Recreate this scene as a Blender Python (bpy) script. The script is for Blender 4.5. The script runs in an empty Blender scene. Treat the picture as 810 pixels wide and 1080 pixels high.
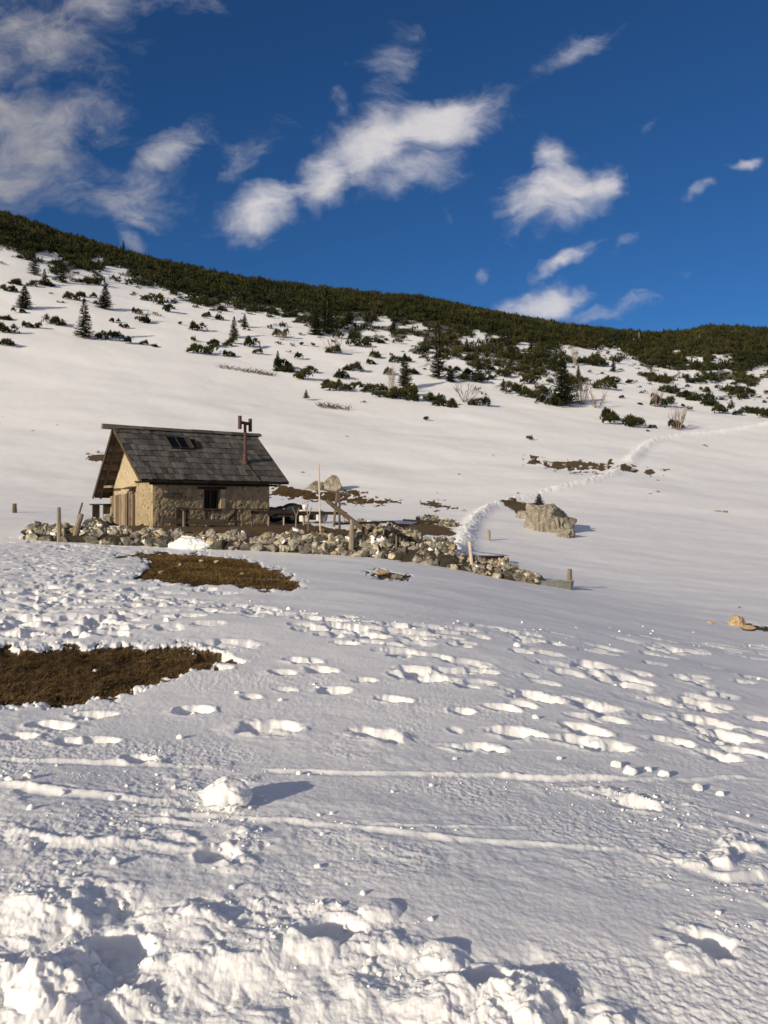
import bpy, math, random
import numpy as np
from mathutils import Vector, Matrix

R = math.radians
rng = np.random.default_rng(7)
random.seed(7)
F = 847.0            # focal length in photo pixels, eye at the origin, looking along +Y
SUN_PHI, SUN_EL = R(41), R(17)

sc = bpy.context.scene
col = sc.collection

# ------------------------------------------------------------------ noise
_perm = rng.permutation(512)
_perm = np.concatenate([_perm, _perm, _perm])
_ga = rng.random(512) * 2 * np.pi
_gx, _gy = np.cos(_ga), np.sin(_ga)


def perlin(x, y):
    xi = np.floor(x).astype(np.int64); yi = np.floor(y).astype(np.int64)
    xf = x - xi; yf = y - yi
    xi &= 511; yi &= 511
    u = xf * xf * xf * (xf * (xf * 6 - 15) + 10); v = yf * yf * yf * (yf * (yf * 6 - 15) + 10)

    def g(ix, iy, fx, fy):
        h = _perm[_perm[ix] + iy]
        return _gx[h] * fx + _gy[h] * fy
    x1 = (xi + 1) & 511; y1 = (yi + 1) & 511
    a = g(xi, yi, xf, yf); b = g(x1, yi, xf - 1, yf)
    c = g(xi, y1, xf, yf - 1); d = g(x1, y1, xf - 1, yf - 1)
    return ((a + u * (b - a)) + v * ((c + u * (d - c)) - (a + u * (b - a)))) * 1.5


def fbm(x, y, octv=4, gain=0.5):
    s = 0; a = 1.0
    for k in range(octv):
        s = s + a * perlin(x + 17.3 * k, y - 9.1 * k); x = x * 2.03; y = y * 2.03; a *= gain
    return s


def bumps(x, y, seed=0):
    """rounded lumps from a jittered grid: 1 at the centre of a lump, 0 at its rim"""
    xi = np.floor(x).astype(np.int64); yi = np.floor(y).astype(np.int64)
    best = np.zeros_like(x)
    for dx in (-1, 0, 1):
        for dy in (-1, 0, 1):
            cx = xi + dx; cy = yi + dy
            h = _perm[_perm[(cx + seed) & 511] + (cy & 511)]
            jx = _gx[h] * 0.35 + 0.5; jy = _gy[h] * 0.35 + 0.5
            rr = 0.35 + 0.55 * ((h * 7919 % 512) / 512.0)
            d2 = ((x - cx - jx) ** 2 + (y - cy - jy) ** 2) / rr ** 2
            best = np.maximum(best, np.sqrt(np.clip(1 - d2, 0, 1)) * rr)
    return best


def sstep(a, b, x):
    t = np.clip((x - a) / (b - a), 0, 1)
    return t * t * (3 - 2 * t)


# ------------------------------------------------------------------ terrain
def spline(xs, ys, q):
    xs = np.asarray(xs, float); ys = np.asarray(ys, float); n = len(xs)
    h = np.diff(xs); A = np.zeros((n, n)); b = np.zeros(n); A[0, 0] = A[-1, -1] = 1
    for i in range(1, n - 1):
        A[i, i - 1] = h[i - 1]; A[i, i] = 2 * (h[i - 1] + h[i]); A[i, i + 1] = h[i]
        b[i] = 3 * ((ys[i + 1] - ys[i]) / h[i] - (ys[i] - ys[i - 1]) / h[i - 1])
    c = np.linalg.solve(A, b)
    i = np.clip(np.searchsorted(xs, q) - 1, 0, n - 2)
    d = (c[i + 1] - c[i]) / (3 * h[i]); bb = (ys[i + 1] - ys[i]) / h[i] - h[i] * (2 * c[i] + c[i + 1]) / 3
    t = q - xs[i]
    return ys[i] + bb * t + c[i] * t * t + d * t ** 3


DD = np.array([1.0, 2.4, 4.5, 8, 14, 22, 32, 40, 50, 70, 100, 140, 190, 250, 300, 360, 450, 600])
COLS = {  # photo column -> height of the land seen at each distance (photo rows)
    -700: [2080, 1100, 830, 700, 620, 585, 545, 528, 505, 470, 390, 320, 240, 190, 165, 165, 180, 220],
    0:    [2080, 1076, 812, 694, 618, 588, 572, 554, 541, 502, 440, 366, 294, 243, 228, 229, 240, 280],
    200:  [2080, 1092, 825, 698, 624, 596, 580, 557, 548, 515, 452, 395, 334, 302, 290, 290, 300, 340],
    405:  [2080, 1100, 835, 705, 636, 607, 588, 573, 557, 530, 472, 420, 365, 326, 316, 315, 320, 350],
    600:  [2080, 1116, 854, 726, 664, 636, 617, 596, 569, 532, 482, 437, 391, 356, 346, 345, 348, 370],
    810:  [2080, 1137, 878, 757, 700, 669, 637, 614, 588, 548, 503, 455, 415, 376, 356, 350, 349, 366],
    1500: [2080, 1170, 910, 790, 730, 695, 655, 630, 600, 560, 515, 470, 430, 390, 365, 355, 352, 366],
}
LR0, LR1, NR = math.log(0.8), math.log(900), 420
TH0, TH1, NT = -1.25, 1.25, 220
_lr = np.linspace(LR0, LR1, NR); _th = np.linspace(TH0, TH1, NT)
_cth = [math.atan((c - 405) / F) for c in COLS]
_prof = []
for c, rows in COLS.items():
    th = math.atan((c - 405) / F)
    q = (530 - np.array(rows, float)) / F * math.cos(th)         # z / r
    lr = np.log(DD / math.cos(th))
    _prof.append(spline(lr, q, np.clip(_lr, lr[0], lr[-1])))
_prof = np.array(_prof)
GRID = np.zeros((NT, NR))
for j in range(NR):
    GRID[:, j] = spline(_cth, _prof[:, j], np.clip(_th, _cth[0], _cth[-1]))
k = np.exp(-0.5 * (np.arange(-8, 9) / 3.0) ** 2); k /= k.sum()
_pad = np.pad(GRID, ((8, 8), (0, 0)), mode='edge')
GRID = sum(k[i] * _pad[i:i + NT] for i in range(17))
_pad = np.pad(GRID, ((0, 0), (8, 8)), mode='edge')
GRID = sum(k[i] * _pad[:, i:i + NR] for i in range(17))
# skyline trim
_cx = np.array([-60, 0, 60, 140, 200, 270, 340, 405, 440, 520, 620, 690, 720, 750, 780, 810, 870.])
_cy = np.array([0, -1, 2, 0, -3, -2, -1, 0, -3, 0, 3, 5, 3, -3, -1, 0, 0.])


def base(x, y):
    r = np.sqrt(x * x + y * y) + 1e-6
    th = np.arctan2(x, y)
    px = 405 + F * np.tan(np.clip(th, -0.9, 0.9))
    fi = np.clip((th - TH0) / (TH1 - TH0) * (NT - 1), 1, NT - 2.001)
    fj = np.clip((np.log(r) - LR0) / (LR1 - LR0) * (NR - 1), 1, NR - 2.001)
    i = fi.astype(int); j = fj.astype(int); ti = fi - i; tj = fj - j

    def w(t):
        return (-0.5 * t + t * t - 0.5 * t ** 3, 1 - 2.5 * t * t + 1.5 * t ** 3,
                0.5 * t + 2 * t * t - 1.5 * t ** 3, -0.5 * t * t + 0.5 * t ** 3)
    wi, wj = w(ti), w(tj)
    q = 0
    for a in range(4):
        s = 0
        for b in range(4):
            s = s + wj[b] * GRID[np.clip(i + a - 1, 0, NT - 1), np.clip(j + b - 1, 0, NR - 1)]
        q = q + wi[a] * s
    z = q * np.clip(r, 0.0, 900)
    z = np.where(r < 1.0, -1.62, z) if np.ndim(r) else z
    z = z - np.interp(px, _cx, _cy) / F * r * sstep(170, 300, r)
    z = z - 0.35 * np.clip(r - 620, 0, None)
    return z


# the hut stands on a levelled terrace held by the stone wall
U = Vector((0.765, 0.644, 0)).normalized(); W = Vector((-U.y, U.x, 0))
HO = Vector((-11.5, 38.0, 0))
# wall lines: photo column, distance
WALL_LINE = [(30, 33.6), (60, 33.4), (110, 33.4), (180, 33.2), (250, 32.8), (350, 32.3), (410, 31.8), (470, 31.2), (520, 30.6), (568, 30.2)]


def pxd(px, d):
    return ((px - 405) / F * d, d)


WP = np.array([pxd(*p) for p in WALL_LINE])


def seg_dist(x, y, P):
    """distance to a polyline and signed side (positive = beyond it, away from the camera)"""
    best = np.full(np.shape(x), 1e9); side = np.zeros(np.shape(x)); tt = np.zeros(np.shape(x)); L = 0
    for (ax, ay), (bx, by) in zip(P[:-1], P[1:]):
        dx, dy = bx - ax, by - ay; l2 = dx * dx + dy * dy; l = math.sqrt(l2)
        t = np.clip(((x - ax) * dx + (y - ay) * dy) / l2, 0, 1)
        ex = x - ax - t * dx; ey = y - ay - t * dy
        d = np.sqrt(ex * ex + ey * ey)
        m = d < best
        best = np.where(m, d, best); side = np.where(m, np.sign(dx * ey - dy * ex), side)
        tt = np.where(m, L + t * l, tt); L += l
    return best, side, tt


def land(x, y):
    x = np.asarray(x, float); y = np.asarray(y, float)
    z = base(x, y)
    near = (y > 27) & (y < 62) & (x > -24) & (x < 12)
    if np.any(near):
        xs = x[near]; ys = y[near]
        d, s, t = seg_dist(xs, ys, WP)
        la = (xs - HO.x) * U.x + (ys - HO.y) * U.y; lb = (xs - HO.x) * W.x + (ys - HO.y) * W.y
        da = np.maximum(np.maximum(-1.5 - la, la - 9.5), 0); db = np.maximum(np.maximum(-4.2 - lb, lb - 7.0), 0)
        w = sstep(6.0, 1.0, np.sqrt(da * da + db * db))
        w = w * np.where(s > 0, sstep(-0.2, 0.5, d), 0) * sstep(-17.5, -13.5, xs)
        z = z.copy() if z.ndim else z
        z[near] = z[near] * (1 - w) + (-1.12) * w
    return z


def zat(x, y):
    return float(land(np.array([x]), np.array([y]))[0])


def hit(px, py, d0=1.8, d1=420):
    """where the land is seen at a photo position"""
    ds = np.exp(np.linspace(math.log(d0), math.log(d1), 1500))
    X = (px - 405) / F * ds
    rows = 530 - F * land(X, ds) / ds
    idx = np.where(rows <= py)[0]
    i = idx[0] if len(idx) else int(np.argmin(rows))
    if i > 0 and len(idx):
        t = (rows[i - 1] - py) / (rows[i - 1] - rows[i] + 1e-9)
        d = ds[i - 1] + t * (ds[i] - ds[i - 1])
    else:
        d = ds[i]
    x = (px - 405) / F * d
    return Vector((x, d, zat(x, d)))


# ------------------------------------------------------------------ materials
def new_mat(name):
    m = bpy.data.materials.new(name); m.use_nodes = True
    nt = m.node_tree; nt.nodes.clear()
    out = nt.nodes.new('ShaderNodeOutputMaterial'); b = nt.nodes.new('ShaderNodeBsdfPrincipled')
    nt.links.new(b.outputs[0], out.inputs[0])
    return m, nt, b


def nd(nt, typ, **kw):
    n = nt.nodes.new(typ)
    for k_, v in kw.items():
        if k_ in n.inputs.keys() if isinstance(k_, str) else False:
            n.inputs[k_].default_value = v
        else:
            setattr(n, k_, v)
    return n


def ramp(nt, fac, stops):
    r = nt.nodes.new('ShaderNodeValToRGB'); e = r.color_ramp.elements
    while len(e) > len(stops): e.remove(e[-1])
    while len(e) < len(stops): e.new(0.5)
    for el, (p, c) in zip(e, stops):
        el.position = p; el.color = (*c, 1) if len(c) == 3 else c
    nt.links.new(fac, r.inputs[0])
    return r.outputs[0]


def noise_tex(nt, vec, scale, detail=4, rough=0.55):
    n = nt.nodes.new('ShaderNodeTexNoise'); n.inputs['Scale'].default_value = scale
    n.inputs['Detail'].default_value = detail; n.inputs['Roughness'].default_value = rough
    if vec is not None: nt.links.new(vec, n.inputs['Vector'])
    return n.outputs['Fac']


def mapping(nt, vec, scale):
    n = nt.nodes.new('ShaderNodeMapping'); n.inputs['Scale'].default_value = scale
    nt.links.new(vec, n.inputs['Vector']); return n.outputs[0]


def attr(nt, name, out='Fac'):
    n = nt.nodes.new('ShaderNodeAttribute'); n.attribute_name = name; return n.outputs[out]


def mixc(nt, fac, a, b, mode='MIX'):
    n = nt.nodes.new('ShaderNodeMix'); n.data_type = 'RGBA'; n.blend_type = mode
    for s, v in ((n.inputs[0], fac), (n.inputs[6], a), (n.inputs[7], b)):
        if hasattr(v, 'links'): nt.links.new(v, s)
        elif isinstance(v, (int, float)): s.default_value = v
        else: s.default_value = (*v, 1)
    return n.outputs[2]


def math_n(nt, op, a, b=None, clamp=False):
    n = nt.nodes.new('ShaderNodeMath'); n.operation = op; n.use_clamp = clamp
    for i, v in enumerate((a, b)):
        if v is None: continue
        if hasattr(v, 'links'): nt.links.new(v, n.inputs[i])
        else: n.inputs[i].default_value = v
    return n.outputs[0]


def bump(nt, h, strength, dist, prev=None):
    n = nt.nodes.new('ShaderNodeBump'); n.inputs['Strength'].default_value = strength
    n.inputs['Distance'].default_value = dist; nt.links.new(h, n.inputs['Height'])
    if prev is not None: nt.links.new(prev, n.inputs['Normal'])
    return n.outputs[0]


def geo_pos(nt):
    return nt.nodes.new('ShaderNodeNewGeometry').outputs['Position']


def SSS(b):
    b.inputs['Subsurface Weight'].default_value = 0.8; b.inputs['Subsurface Radius'].default_value = (1.0, 0.85, 0.7); b.inputs['Subsurface Scale'].default_value = 0.018


def mat_ground():
    m, nt, b = new_mat('snow_and_turf'); L = nt.links
    pos = geo_pos(nt)
    n1 = noise_tex(nt, pos, 1.3, 3); n2 = noise_tex(nt, pos, 55, 3, 0.7); n3 = noise_tex(nt, pos, 320, 2, 0.6)
    snow = ramp(nt, n1, [(0.3, (0.82, 0.82, 0.83)), (0.7, (0.865, 0.865, 0.87))])
    snow = mixc(nt, attr(nt, 'sunlit_track'), snow, (0.97, 0.965, 0.96))  # whiter colour along the boot track stands in for sun on rough snow
    g1 = noise_tex(nt, pos, 9, 5, 0.65); g2 = noise_tex(nt, pos, 70, 4, 0.7)
    turf = ramp(nt, g1, [(0.28, (0.038, 0.024, 0.011)), (0.5, (0.12, 0.074, 0.030)), (0.72, (0.22, 0.15, 0.066))])
    turf = mixc(nt, math_n(nt, 'MULTIPLY', g2, 0.9), turf, (0.03, 0.02, 0.012), 'MIX')
    bare = attr(nt, 'bare')
    edge = math_n(nt, 'ADD', bare, math_n(nt, 'MULTIPLY', math_n(nt, 'SUBTRACT', noise_tex(nt, pos, 6, 7, 0.75), 0.5), 1.7))
    em = nt.nodes.new('ShaderNodeMapRange'); em.inputs[1].default_value = 0.42; em.inputs[2].default_value = 0.56
    L.new(edge, em.inputs[0])
    colr = mixc(nt, em.outputs[0], snow, turf)
    veg = attr(nt, 'veg')
    colr = mixc(nt, veg, colr, (0.035, 0.03, 0.016))
    L.new(colr, b.inputs['Base Color'])
    L.new(ramp(nt, em.outputs[0], [(0, (0.55,) * 3), (1, (0.95,) * 3)]), b.inputs['Roughness'])
    b.inputs['Specular IOR Level'].default_value = 0.25
    SSS(b)
    mid = noise_tex(nt, pos, 13, 5, 0.65)
    patch = ramp(nt, noise_tex(nt, pos, 0.9, 3, 0.6), [(0.35, (0.4,) * 3), (0.6, (1,) * 3)])
    h = bump(nt, math_n(nt, 'MULTIPLY', mid, patch), 0.4, 0.006)
    h = bump(nt, math_n(nt, 'MULTIPLY', n2, patch), 0.5, 0.004, h)
    h = bump(nt, n3, 0.4, 0.0014, h)
    h2 = bump(nt, g2, 1.0, 0.03, h)
    mx = nt.nodes.new('ShaderNodeMix'); mx.data_type = 'VECTOR'
    L.new(em.outputs[0], mx.inputs[0]); L.new(h, mx.inputs[4]); L.new(h2, mx.inputs[5])
    L.new(mx.outputs[1], b.inputs['Normal'])
    return m


def mat_snow(name='snow', s=1.0, sss=True):
    m, nt, b = new_mat(name)
    pos = geo_pos(nt)
    b.inputs['Base Color'].default_value = (0.85, 0.845, 0.84, 1); b.inputs['Roughness'].default_value = 0.6
    b.inputs['Specular IOR Level'].default_value = 0.25
    if sss: SSS(b)
    h = bump(nt, noise_tex(nt, pos, 60 * s, 4, 0.6), 0.5, 0.0028 / s)
    nt.links.new(h, b.inputs['Normal'])
    return m


def mat_wood(name, dark, light, rough=0.85, streak=26, bumpd=0.006):
    m, nt, b = new_mat(name)
    loc = attr(nt, 'loc', 'Vector')
    g = noise_tex(nt, mapping(nt, loc, (1.6, streak, streak)), 1.0, 5, 0.65)
    p = noise_tex(nt, mapping(nt, loc, (2.5, 5, 5)), 1.0, 3)
    c = ramp(nt, g, [(0.3, dark), (0.68, light)])
    c = mixc(nt, math_n(nt, 'MULTIPLY', p, 0.5), c, dark)
    r = attr(nt, 'rnd')
    v = nt.nodes.new('ShaderNodeMapRange'); v.inputs[3].default_value = 0.55; v.inputs[4].default_value = 1.35
    nt.links.new(r, v.inputs[0])
    cc = nt.nodes.new('ShaderNodeVectorMath'); cc.operation = 'SCALE'
    nt.links.new(c, cc.inputs[0]); nt.links.new(v.outputs[0], cc.inputs['Scale'])
    nt.links.new(cc.outputs[0], b.inputs['Base Color'])
    b.inputs['Roughness'].default_value = rough; b.inputs['Specular IOR Level'].default_value = 0.2
    nt.links.new(bump(nt, g, 0.8, bumpd), b.inputs['Normal'])
    return m


def mat_rock(name, c0, c1, c2, scale=3.0, bd=0.03):
    m, nt, b = new_mat(name)
    pos = geo_pos(nt)
    n1 = noise_tex(nt, pos, scale, 6, 0.65); n2 = noise_tex(nt, pos, scale * 7, 5, 0.7)
    c = ramp(nt, n1, [(0.3, c0), (0.5, c1), (0.7, c2)])
    dk = ramp(nt, n2, [(0.34, (0.25,) * 3), (0.5, (1,) * 3)])
    c = mixc(nt, 0.75, c, dk, 'MULTIPLY')
    r = attr(nt, 'rnd')
    tint = ramp(nt, r, [(0.0, (0.35, 0.33, 0.31)), (0.35, (0.75, 0.73, 0.7)), (0.6, (1.1, 1.05, 0.97)), (0.85, (1.5, 1.4, 1.2)), (0.93, (1.3, 1.05, 0.72)), (1.0, (0.4, 0.4, 0.4))])
    c = mixc(nt, 1.0, c, tint, 'MULTIPLY')
    nt.links.new(c, b.inputs['Base Color'])
    b.inputs['Roughness'].default_value = 0.95; b.inputs['Specular IOR Level'].default_value = 0.15
    h = bump(nt, n1, 0.8, bd); h = bump(nt, n2, 0.8, bd * 0.4, h)
    nt.links.new(h, b.inputs['Normal'])
    return m


def mat_needles(name, c0, c1, c2):
    m, nt, b = new_mat(name)
    pos = geo_pos(nt)
    n = math_n(nt, 'ADD', math_n(nt, 'MULTIPLY', noise_tex(nt, pos, 0.7, 3, 0.6), .5), math_n(nt, 'MULTIPLY', noise_tex(nt, pos, 0.045, 4, 0.6), .5))
    c = ramp(nt, n, [(0.36, c0), (0.5, c1), (0.63, c2)])
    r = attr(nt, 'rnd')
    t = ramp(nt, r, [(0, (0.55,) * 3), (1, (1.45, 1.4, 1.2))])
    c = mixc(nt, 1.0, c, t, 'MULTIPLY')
    nt.links.new(c, b.inputs['Base Color'])
    b.inputs['Roughness'].default_value = 0.8; b.inputs['Specular IOR Level'].default_value = 0.1
    return m


def mat_plain(name, c, rough=0.8, metal=0.0, var=0.25, scale=8, bd=0.004):
    m, nt, b = new_mat(name)
    pos = geo_pos(nt)
    n = noise_tex(nt, pos, scale, 5, 0.6)
    lo = tuple(v * (1 - var) for v in c); hi = tuple(min(v * (1 + var), 0.95) for v in c)
    nt.links.new(ramp(nt, n, [(0.3, lo), (0.7, hi)]), b.inputs['Base Color'])
    b.inputs['Roughness'].default_value = rough; b.inputs['Metallic'].default_value = metal
    nt.links.new(bump(nt, n, 0.5, bd), b.inputs['Normal'])
    return m


def mat_masonry():
    m, nt, b = new_mat('rubble_and_lime')
    pos = geo_pos(nt)
    v = nt.nodes.new('ShaderNodeTexVoronoi'); v.inputs['Scale'].default_value = 5.2
    nt.links.new(mixc(nt, 0.08, pos, nt.nodes.new('ShaderNodeTexNoise').outputs['Color']), v.inputs['Vector'])
    n1 = noise_tex(nt, pos, 2.2, 5); n2 = noise_tex(nt, pos, 22, 5, 0.7)
    stone = ramp(nt, v.outputs['Color'], [(0.1, (0.16, 0.125, 0.085)), (0.5, (0.34, 0.27, 0.175)), (0.9, (0.54, 0.45, 0.31))])
    lime = ramp(nt, n1, [(0.3, (0.30, 0.235, 0.145)), (0.7, (0.46, 0.375, 0.245))])
    msk = ramp(nt, v.outputs['Distance'], [(0.28, (0,) * 3), (0.45, (1,) * 3)])
    c = mixc(nt, msk, stone, lime)
    c = mixc(nt, 0.55, c, ramp(nt, n2, [(0.38, (0.22,) * 3), (0.55, (1.0,) * 3)]), 'MULTIPLY')
    nt.links.new(c, b.inputs['Base Color']); b.inputs['Roughness'].default_value = 0.95
    b.inputs['Specular IOR Level'].default_value = 0.1
    h = bump(nt, n2, 0.9, 0.02)
    nt.links.new(h, b.inputs['Normal'])
    return m


def mat_glass():
    m, nt, b = new_mat('dark_glass')
    b.inputs['Base Color'].default_value = (0.006, 0.007, 0.01, 1); b.inputs['Roughness'].default_value = 0.35; b.inputs['Specular IOR Level'].default_value = 0.1
    n = noise_tex(nt, geo_pos(nt), 3, 2)
    nt.links.new(bump(nt, n, 0.2, 0.01), b.inputs['Normal'])
    return m


M = dict(
    ground=mat_ground(), snow=mat_snow(), crumb=mat_snow('snow_crumb', 1.0, False),
    shingle=mat_wood('weathered_shingle', (0.050, 0.047, 0.044), (0.175, 0.163, 0.147), streak=14, bumpd=0.012),
    board=mat_wood('silvered_board', (0.10, 0.075, 0.052), (0.36, 0.28, 0.19)),
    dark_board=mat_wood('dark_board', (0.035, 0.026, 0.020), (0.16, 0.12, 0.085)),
    post=mat_wood('post_wood', (0.13, 0.10, 0.07), (0.45, 0.37, 0.27)),
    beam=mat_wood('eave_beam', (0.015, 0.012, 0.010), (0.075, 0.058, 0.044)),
    masonry=mat_masonry(),
    rock=mat_rock('limestone', (0.11, 0.105, 0.095), (0.28, 0.268, 0.24), (0.52, 0.49, 0.43)),
    boulder=mat_rock('boulder_limestone', (0.13, 0.12, 0.105), (0.27, 0.25, 0.215), (0.42, 0.385, 0.33), 1.6, 0.07),
    tan_rock=mat_rock('ochre_limestone', (0.30, 0.22, 0.14), (0.48, 0.37, 0.24), (0.62, 0.50, 0.36), 4, 0.03),
    pine=mat_needles('dwarf_pine_needles', (0.012, 0.017, 0.008), (0.030, 0.035, 0.014), (0.074, 0.066, 0.025)),
    spruce=mat_needles('spruce_needles', (0.008, 0.012, 0.007), (0.016, 0.021, 0.010), (0.034, 0.033, 0.015)),
    bark=mat_plain('bark', (0.09, 0.065, 0.045)),
    twig=mat_plain('bare_twig', (0.20, 0.15, 0.12)),
    pale_twig=mat_plain('pale_dead_wood', (0.34, 0.29, 0.24)),
    grass=mat_needles('dry_grass', (0.072, 0.044, 0.018), (0.15, 0.095, 0.038), (0.27, 0.19, 0.085)),
    glass=mat_glass(),
    rust=mat_plain('rusted_pipe', (0.085, 0.045, 0.034), 0.7, 0.3, 0.5, 14),
    redcap=mat_plain('red_brown_cowl', (0.060, 0.022, 0.020), 0.6, 0.2, 0.3),
    black=mat_plain('black_sheet', (0.018, 0.021, 0.027), 0.75, 0, 0.4, 6, 0.02),
    white=mat_plain('white_paint', (0.72, 0.70, 0.66), 0.5, 0, 0.08),
    iron=mat_plain('dark_iron', (0.03, 0.03, 0.03), 0.6, 0.6),
    zinc=mat_plain('dull_grey_metal', (0.16, 0.17, 0.16), 0.6, 0.4, 0.25),
    teal=mat_plain('faded_teal_paint', (0.055, 0.10, 0.09), 0.7), red=mat_plain('faded_red_paint', (0.30, 0.07, 0.04), 0.7),
    woodpole=mat_plain('pale_pole', (0.50, 0.42, 0.33), 0.8, 0, 0.15),
    lime=mat_plain('lime_plaster', (0.40, 0.325, 0.215), 0.95, 0, 0.22, 5, 0.02),
    soil=mat_plain('dark_soil', (0.028, 0.022, 0.015), 0.95, 0, 0.5, 7, 0.05),
)


# ------------------------------------------------------------------ mesh building
class MB:
    def __init__(s):
        s.v = []; s.f = []; s.loc = []; s.rnd = []; s.n = 0

    def add(s, verts, faces, loc=None, rnd=None):
        verts = np.asarray(verts, float)
        if loc is None: loc = verts
        s.v.append(verts); s.loc.append(np.asarray(loc, float))
        for f in faces: s.f.append(tuple(i + s.n for i in f))
        s.rnd += [random.random() if rnd is None else rnd] * len(faces)
        s.n += len(verts)

    def box(s, c, size, mat3=None, jitter=0.0, rnd=None, long_axis=None):
        """box of a size about a centre; mat3 holds its axes; 'loc' runs along its longest side"""
        sx, sy, sz = (q / 2 for q in size)
        p = np.array([(x, y, z) for x in (-sx, sx) for y in (-sy, sy) for z in (-sz, sz)])
        la = int(np.argmax(size)) if long_axis is None else long_axis
        order = [la] + [i for i in range(3) if i != la]
        loc = p[:, order] + np.array([random.random() * 30, random.random() * 30, random.random() * 30])
        if jitter: p = p + np.random.default_rng(random.randrange(1 << 30)).uniform(-jitter, jitter, p.shape)
        A = np.array(mat3) if mat3 is not None else np.eye(3)
        p = p @ A.T + np.array(c)
        s.add(p, [(0, 1, 3, 2), (4, 6, 7, 5), (0, 4, 5, 1), (2, 3, 7, 6), (0, 2, 6, 4), (1, 5, 7, 3)], loc, rnd)

    def beam(s, a, b, w, h, jitter=0.0, rnd=None, up=(0, 0, 1)):
        a = Vector(a); b = Vector(b); d = (b - a); L = d.length; d.normalize()
        sd = Vector(up).cross(d)
        if sd.length < 1e-4: sd = Vector((1, 0, 0))
        sd.normalize(); u = d.cross(sd)
        s.box((a + b) / 2, (L, w, h), np.array([d, sd, u]).T, jitter, rnd, 0)

    def tube(s, pts, radii, n=8, rnd=None, cap=True, wob=0.0):
        pts = [Vector(p) for p in pts]; vs = []; lo = []; fs = []; L = 0
        off = np.array([random.random() * 30 for _ in range(3)])
        for i, p in enumerate(pts):
            d = (pts[min(i + 1, len(pts) - 1)] - pts[max(i - 1, 0)]).normalized()
            a = d.cross(Vector((0.3, 0.9, 0.1))).normalized(); b = d.cross(a)
            if i: L += (p - pts[i - 1]).length
            for k_ in range(n):
                t = 2 * math.pi * k_ / n; rr = radii[i] * (1 + random.uniform(-wob, wob))
                vs.append(p + (a * math.cos(t) + b * math.sin(t)) * rr)
                lo.append((L + off[0], math.cos(t) * rr * 2 + off[1], math.sin(t) * rr * 2 + off[2]))
        for i in range(len(pts) - 1):
            for k_ in range(n):
                a0 = i * n + k_; a1 = i * n + (k_ + 1) % n
                fs.append((a0, a1, a1 + n, a0 + n))
        if cap:
            fs.append(tuple(range(n - 1, -1, -1))); fs.append(tuple((len(pts) - 1) * n + q for q in range(n)))
        s.add([tuple(v) for v in vs], fs, lo, rnd)

    def build(s, name, mat, parent=None, smooth=False, origin=None):
        V = np.concatenate(s.v) if s.v else np.zeros((0, 3)); Lc = np.concatenate(s.loc)
        me = bpy.data.meshes.new(name)
        if origin is not None: V = V - np.array(origin)
        me.from_pydata(V.tolist(), [], s.f)
        a = me.attributes.new('loc', 'FLOAT_VECTOR', 'POINT'); a.data.foreach_set('vector', Lc.astype(np.float32).ravel())
        a = me.attributes.new('rnd', 'FLOAT', 'FACE'); a.data.foreach_set('value', np.array(s.rnd, np.float32))
        if smooth: me.polygons.foreach_set('use_smooth', np.ones(len(me.polygons), bool))
        me.materials.append(mat)
        o = bpy.data.objects.new(name, me); col.objects.link(o)
        if parent is not None: o.parent = parent
        if origin is not None: o.location = origin
        return o


def tri_mesh(name, V, T, mat, rnd=None, parent=None, smooth=False, k=3):
    me = bpy.data.meshes.new(name)
    V = np.asarray(V, np.float32); T = np.asarray(T, np.int32)
    me.vertices.add(len(V)); me.vertices.foreach_set('co', V.ravel())
    me.loops.add(T.size); me.loops.foreach_set('vertex_index', T.ravel())
    me.polygons.add(len(T)); me.polygons.foreach_set('loop_start', np.arange(0, T.size, k, dtype=np.int32))
    if smooth: me.polygons.foreach_set('use_smooth', np.ones(len(T), bool))
    me.update(calc_edges=True)
    if rnd is not None:
        a = me.attributes.new('rnd', 'FLOAT', 'FACE'); a.data.foreach_set('value', np.asarray(rnd, np.float32))
    me.materials.append(mat)
    o = bpy.data.objects.new(name, me); col.objects.link(o)
    if parent is not None: o.parent = parent
    return o


def tag(o, label=None, cat=None, group=None, kind=None):
    if label: o['label'] = label
    if cat: o['category'] = cat
    if group: o['group'] = group
    if kind: o['kind'] = kind
    return o


def empty(name, loc, rz=0.0):
    o = bpy.data.objects.new(name, None); col.objects.link(o); o.empty_display_size = 0.3
    o.location = loc; o.rotation_euler = (0, 0, rz)
    return o


# icospheres
def ico(level):
    t = (1 + 5 ** 0.5) / 2
    v = [(-1, t, 0), (1, t, 0), (-1, -t, 0), (1, -t, 0), (0, -1, t), (0, 1, t), (0, -1, -t), (0, 1, -t), (t, 0, -1), (t, 0, 1), (-t, 0, -1), (-t, 0, 1)]
    f = [(0, 11, 5), (0, 5, 1), (0, 1, 7), (0, 7, 10), (0, 10, 11), (1, 5, 9), (5, 11, 4), (11, 10, 2), (10, 7, 6), (7, 1, 8),
         (3, 9, 4), (3, 4, 2), (3, 2, 6), (3, 6, 8), (3, 8, 9), (4, 9, 5), (2, 4, 11), (6, 2, 10), (8, 6, 7), (9, 8, 1)]
    v = [np.array(p, float) / np.linalg.norm(p) for p in v]
    for _ in range(level):
        cache = {}; nf = []

        def mid(a, b):
            k_ = (min(a, b), max(a, b))
            if k_ not in cache:
                m_ = v[a] + v[b]; v.append(m_ / np.linalg.norm(m_)); cache[k_] = len(v) - 1
            return cache[k_]
        for a, b, c in f:
            ab, bc, ca = mid(a, b), mid(b, c), mid(c, a)
            nf += [(a, ab, ca), (b, bc, ab), (c, ca, bc), (ab, bc, ca)]
        f = nf
    return np.array(v), f


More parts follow.
